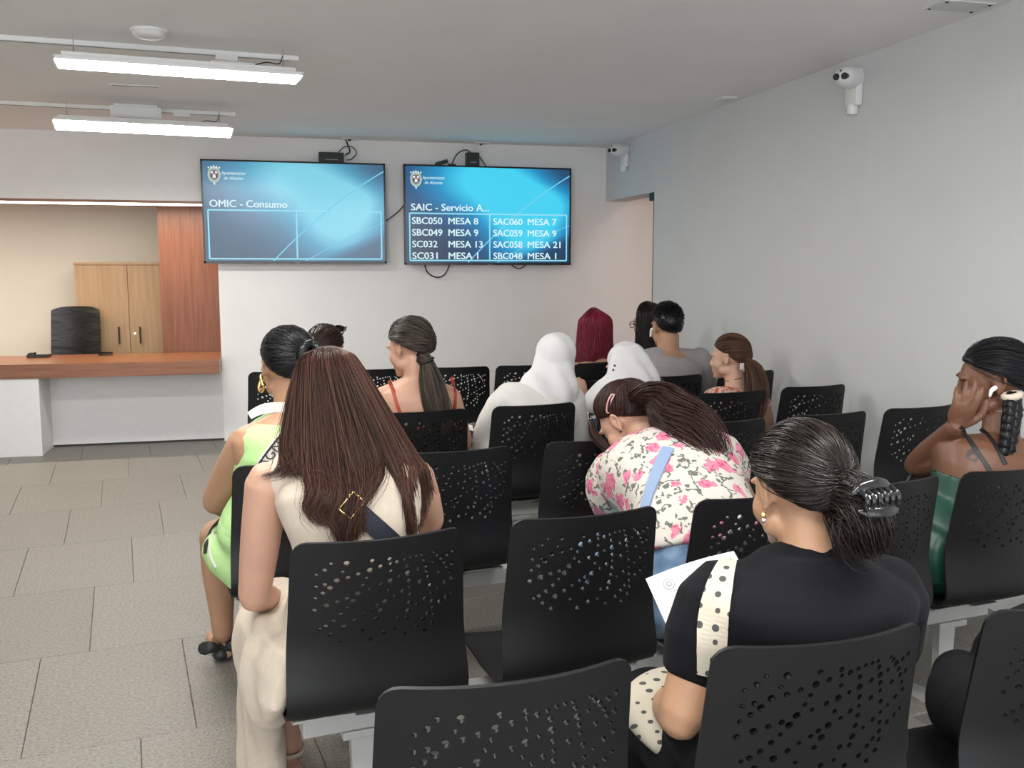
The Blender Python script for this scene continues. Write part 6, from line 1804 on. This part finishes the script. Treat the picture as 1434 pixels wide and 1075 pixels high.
dr = garment(B, 'dress', C_GREEN, pr, -0.04, 0.62, 0.0, False, 0.014, 0.008, 5, folds(0.007, [((0.4, 0.1, 1), 22), ((1, 0, 0.5), 22)], 18), extra=lambda S: [B.leg(S, sd, 1.86, 0.05) for sd in 'LR'])
for px in ([(1345, 597), (1358, 617), (1372, 637), (1388, 662)], [(1373, 600), (1383, 609), (1394, 624), (1408, 650)]):
    band('shoulder_strap', px, 0.014, M['black'], pr, [B.obj], 2.6, 0.003, 0.001, 16)
tbv = bvh_of([B.obj])
c, n_ = cast(tbv, 1363, 636, 2.6); tx = unit(np.cross((0, 0, 1), n_)); tyv = np.cross(n_, tx)
off = wloc(pr)
T3 = [cast(tbv, u, v, 2.6) for u, v in ((1352, 640), (1357, 622), (1366, 634), (1374, 640), (1366, 648))]
link('tattoo', mesh_from('tattoo', [h[0] + h[1] * 0.0012 - off for h in T3], [(0, 1, 2), (0, 2, 3, 4)], mat('faded_tattoo', (0.055, 0.032, 0.026), 0.5), False), pr)
hits = [cast(tbv, u, v, 2.6) for u, v in ((1374, 582), (1386, 578), (1398, 576), (1408, 574))]
add_tube('necklace', [h[0] + h[1] * 0.0015 for h in hits], 0.0014, M['silver'], pr, 6, 4)
tie = P(1417, 554, 2.585)
hair_obj('hair', [cap_set(B, 0.011), pulled_back(B, (0.10, -0.93, -0.36), 900, 0.0013, 0.012, 14, bulge=0.008, seed=28, wide=0.05)], H_BLACK, pr)
sets = []
bp_ = [tie, P(1417, 575, 2.57), P(1414, 598, 2.555), P(1410, 622, 2.545), P(1405, 645, 2.54), P(1396, 668, 2.535)]
cc_ = catmull(bp_, 8)
for ph in (0, 2.094, 4.189):
    t = np.linspace(0, 1, len(cc_)); rr = np.interp(t, [0, .15, .7, 1], [0.010, 0.014, 0.012, 0.004])
    pts = cc_ + np.stack([np.sin(t * 22 + ph) * rr, np.cos(t * 44 + 2 * ph) * rr * 0.4, 0 * t], 1)
    sets.append(core(pts, np.interp(t, [0, .15, .7, 1], [0.020, 0.026, 0.022, 0.008]), 10, 1)); sets.append(lock(pts, np.interp(t, [0, .15, .7, 1], [0.017, 0.022, 0.019, 0.008]), 90, 0.0012, 30, int(ph * 10) + 40, wav=0.003))
hair_obj('braid', sets, H_BLACK, pr)
add_tube('hair_tie', [tie + np.array([0.022 * math.cos(a), 0.020 * math.sin(a), 0.005 * math.cos(a)]) for a in np.linspace(0, 6.283, 17)], 0.012, mat('cream_hair_tie', (0.62, 0.52, 0.42), 0.8), pr, 8, 2)
e_ = B.T((-0.090, 0.004, -0.004))
V, F = tube_mesh([e_, e_ + B.Rm @ np.array((-0.004, 0.012, -0.008)), e_ + B.Rm @ np.array((-0.004, 0.018, -0.026))], [0.008, 0.007, 0.004], 10, 3)
link('earbud', mesh_from('earbud', np.array(V) - off, F, M['plastic_white']), pr)
e_, w_ = B.arms['L']
sk = mat('shoe_cream', (0.6, 0.55, 0.48), 0.6); shoes(B, sk, pr, 'sandal')
hg = empty('handbag', P(1287, 674, 2.90)); tag(hg, 'small black handbag under the propped elbow of the woman in green', 'bag')
MB().box((-0.07, -0.04, -0.10), (0.07, 0.04, 0.0), 0.018).build('body', M['black'], hg, smooth=True)
V, F = tube_mesh([(-0.05, 0, -0.005), (-0.035, 0, 0.022), (0.0, 0, 0.030), (0.035, 0, 0.018), (0.05, 0, -0.005)], 0.007, 8, 4)
link('handle', mesh_from('handle', V, F, M['black']), hg)
MB().cyl((-0.05, -0.042, -0.02), (-0.05, -0.036, -0.02), 0.008, None, 12).build('stud', M['silver'], hg, smooth=True)

# ---------------------------------------------------------------- 14: the person in black trousers (A3), leaning out of the picture
pr = person('person in black trousers at the right edge, only one bent knee in view', seat_pt('A3'))
B = Body([seat_pt('A3', 0.10, 0.0, 0.56), seat_pt('A3', 0.34, 0.0, 0.66), seat_pt('A3', 0.54, 0.02, 0.76), seat_pt('A3', 0.68, 0.05, 0.86)], seat_pt('A3', 0.60, 0.08, 0.94), seat_pt('A3', 0.80, 0.02, 0.72), seat_pt('A3', 0.82, 0.10, 1.0), (-20, -10, 35), k=0.92, seat_rot=CH['A3'][1], auto=False,
         arms={'L': (seat_pt('A3', 0.66, 0.20, 0.74), seat_pt('A3', 0.74, 0.30, 0.60)), 'R': (seat_pt('A3', 0.88, 0.12, 0.52), seat_pt('A3', 0.80, 0.3, 0.50))},
         legs={'L': (P(1346, 948, 1.98), P(1400, 1060, 1.98)), 'R': (seat_pt('A3', 0.50, 0.42, 0.50), seat_pt('A3', 0.50, 0.40, 0.085))})
B.legs['L'][1][2] = max(0.085, B.legs['L'][1][2])
B.skin('body', SKIN_TAN, pr, 0.010); B.eyes(pr)
garment(B, 'shirt', C_TROUS, pr, 0.0, 0.96, 0.7, True, 0.014, 0.012, 3)
trousers(B, C_TROUS, pr, 1.92, 0.018, 0.009); shoes(B, M['black'], pr)
hair_obj('hair', [cap_set(B, 0.008), pulled_back(B, (0, -1, -0.2), 200, 0.0015, 0.010, 10, seed=33)], H_DARK, pr)
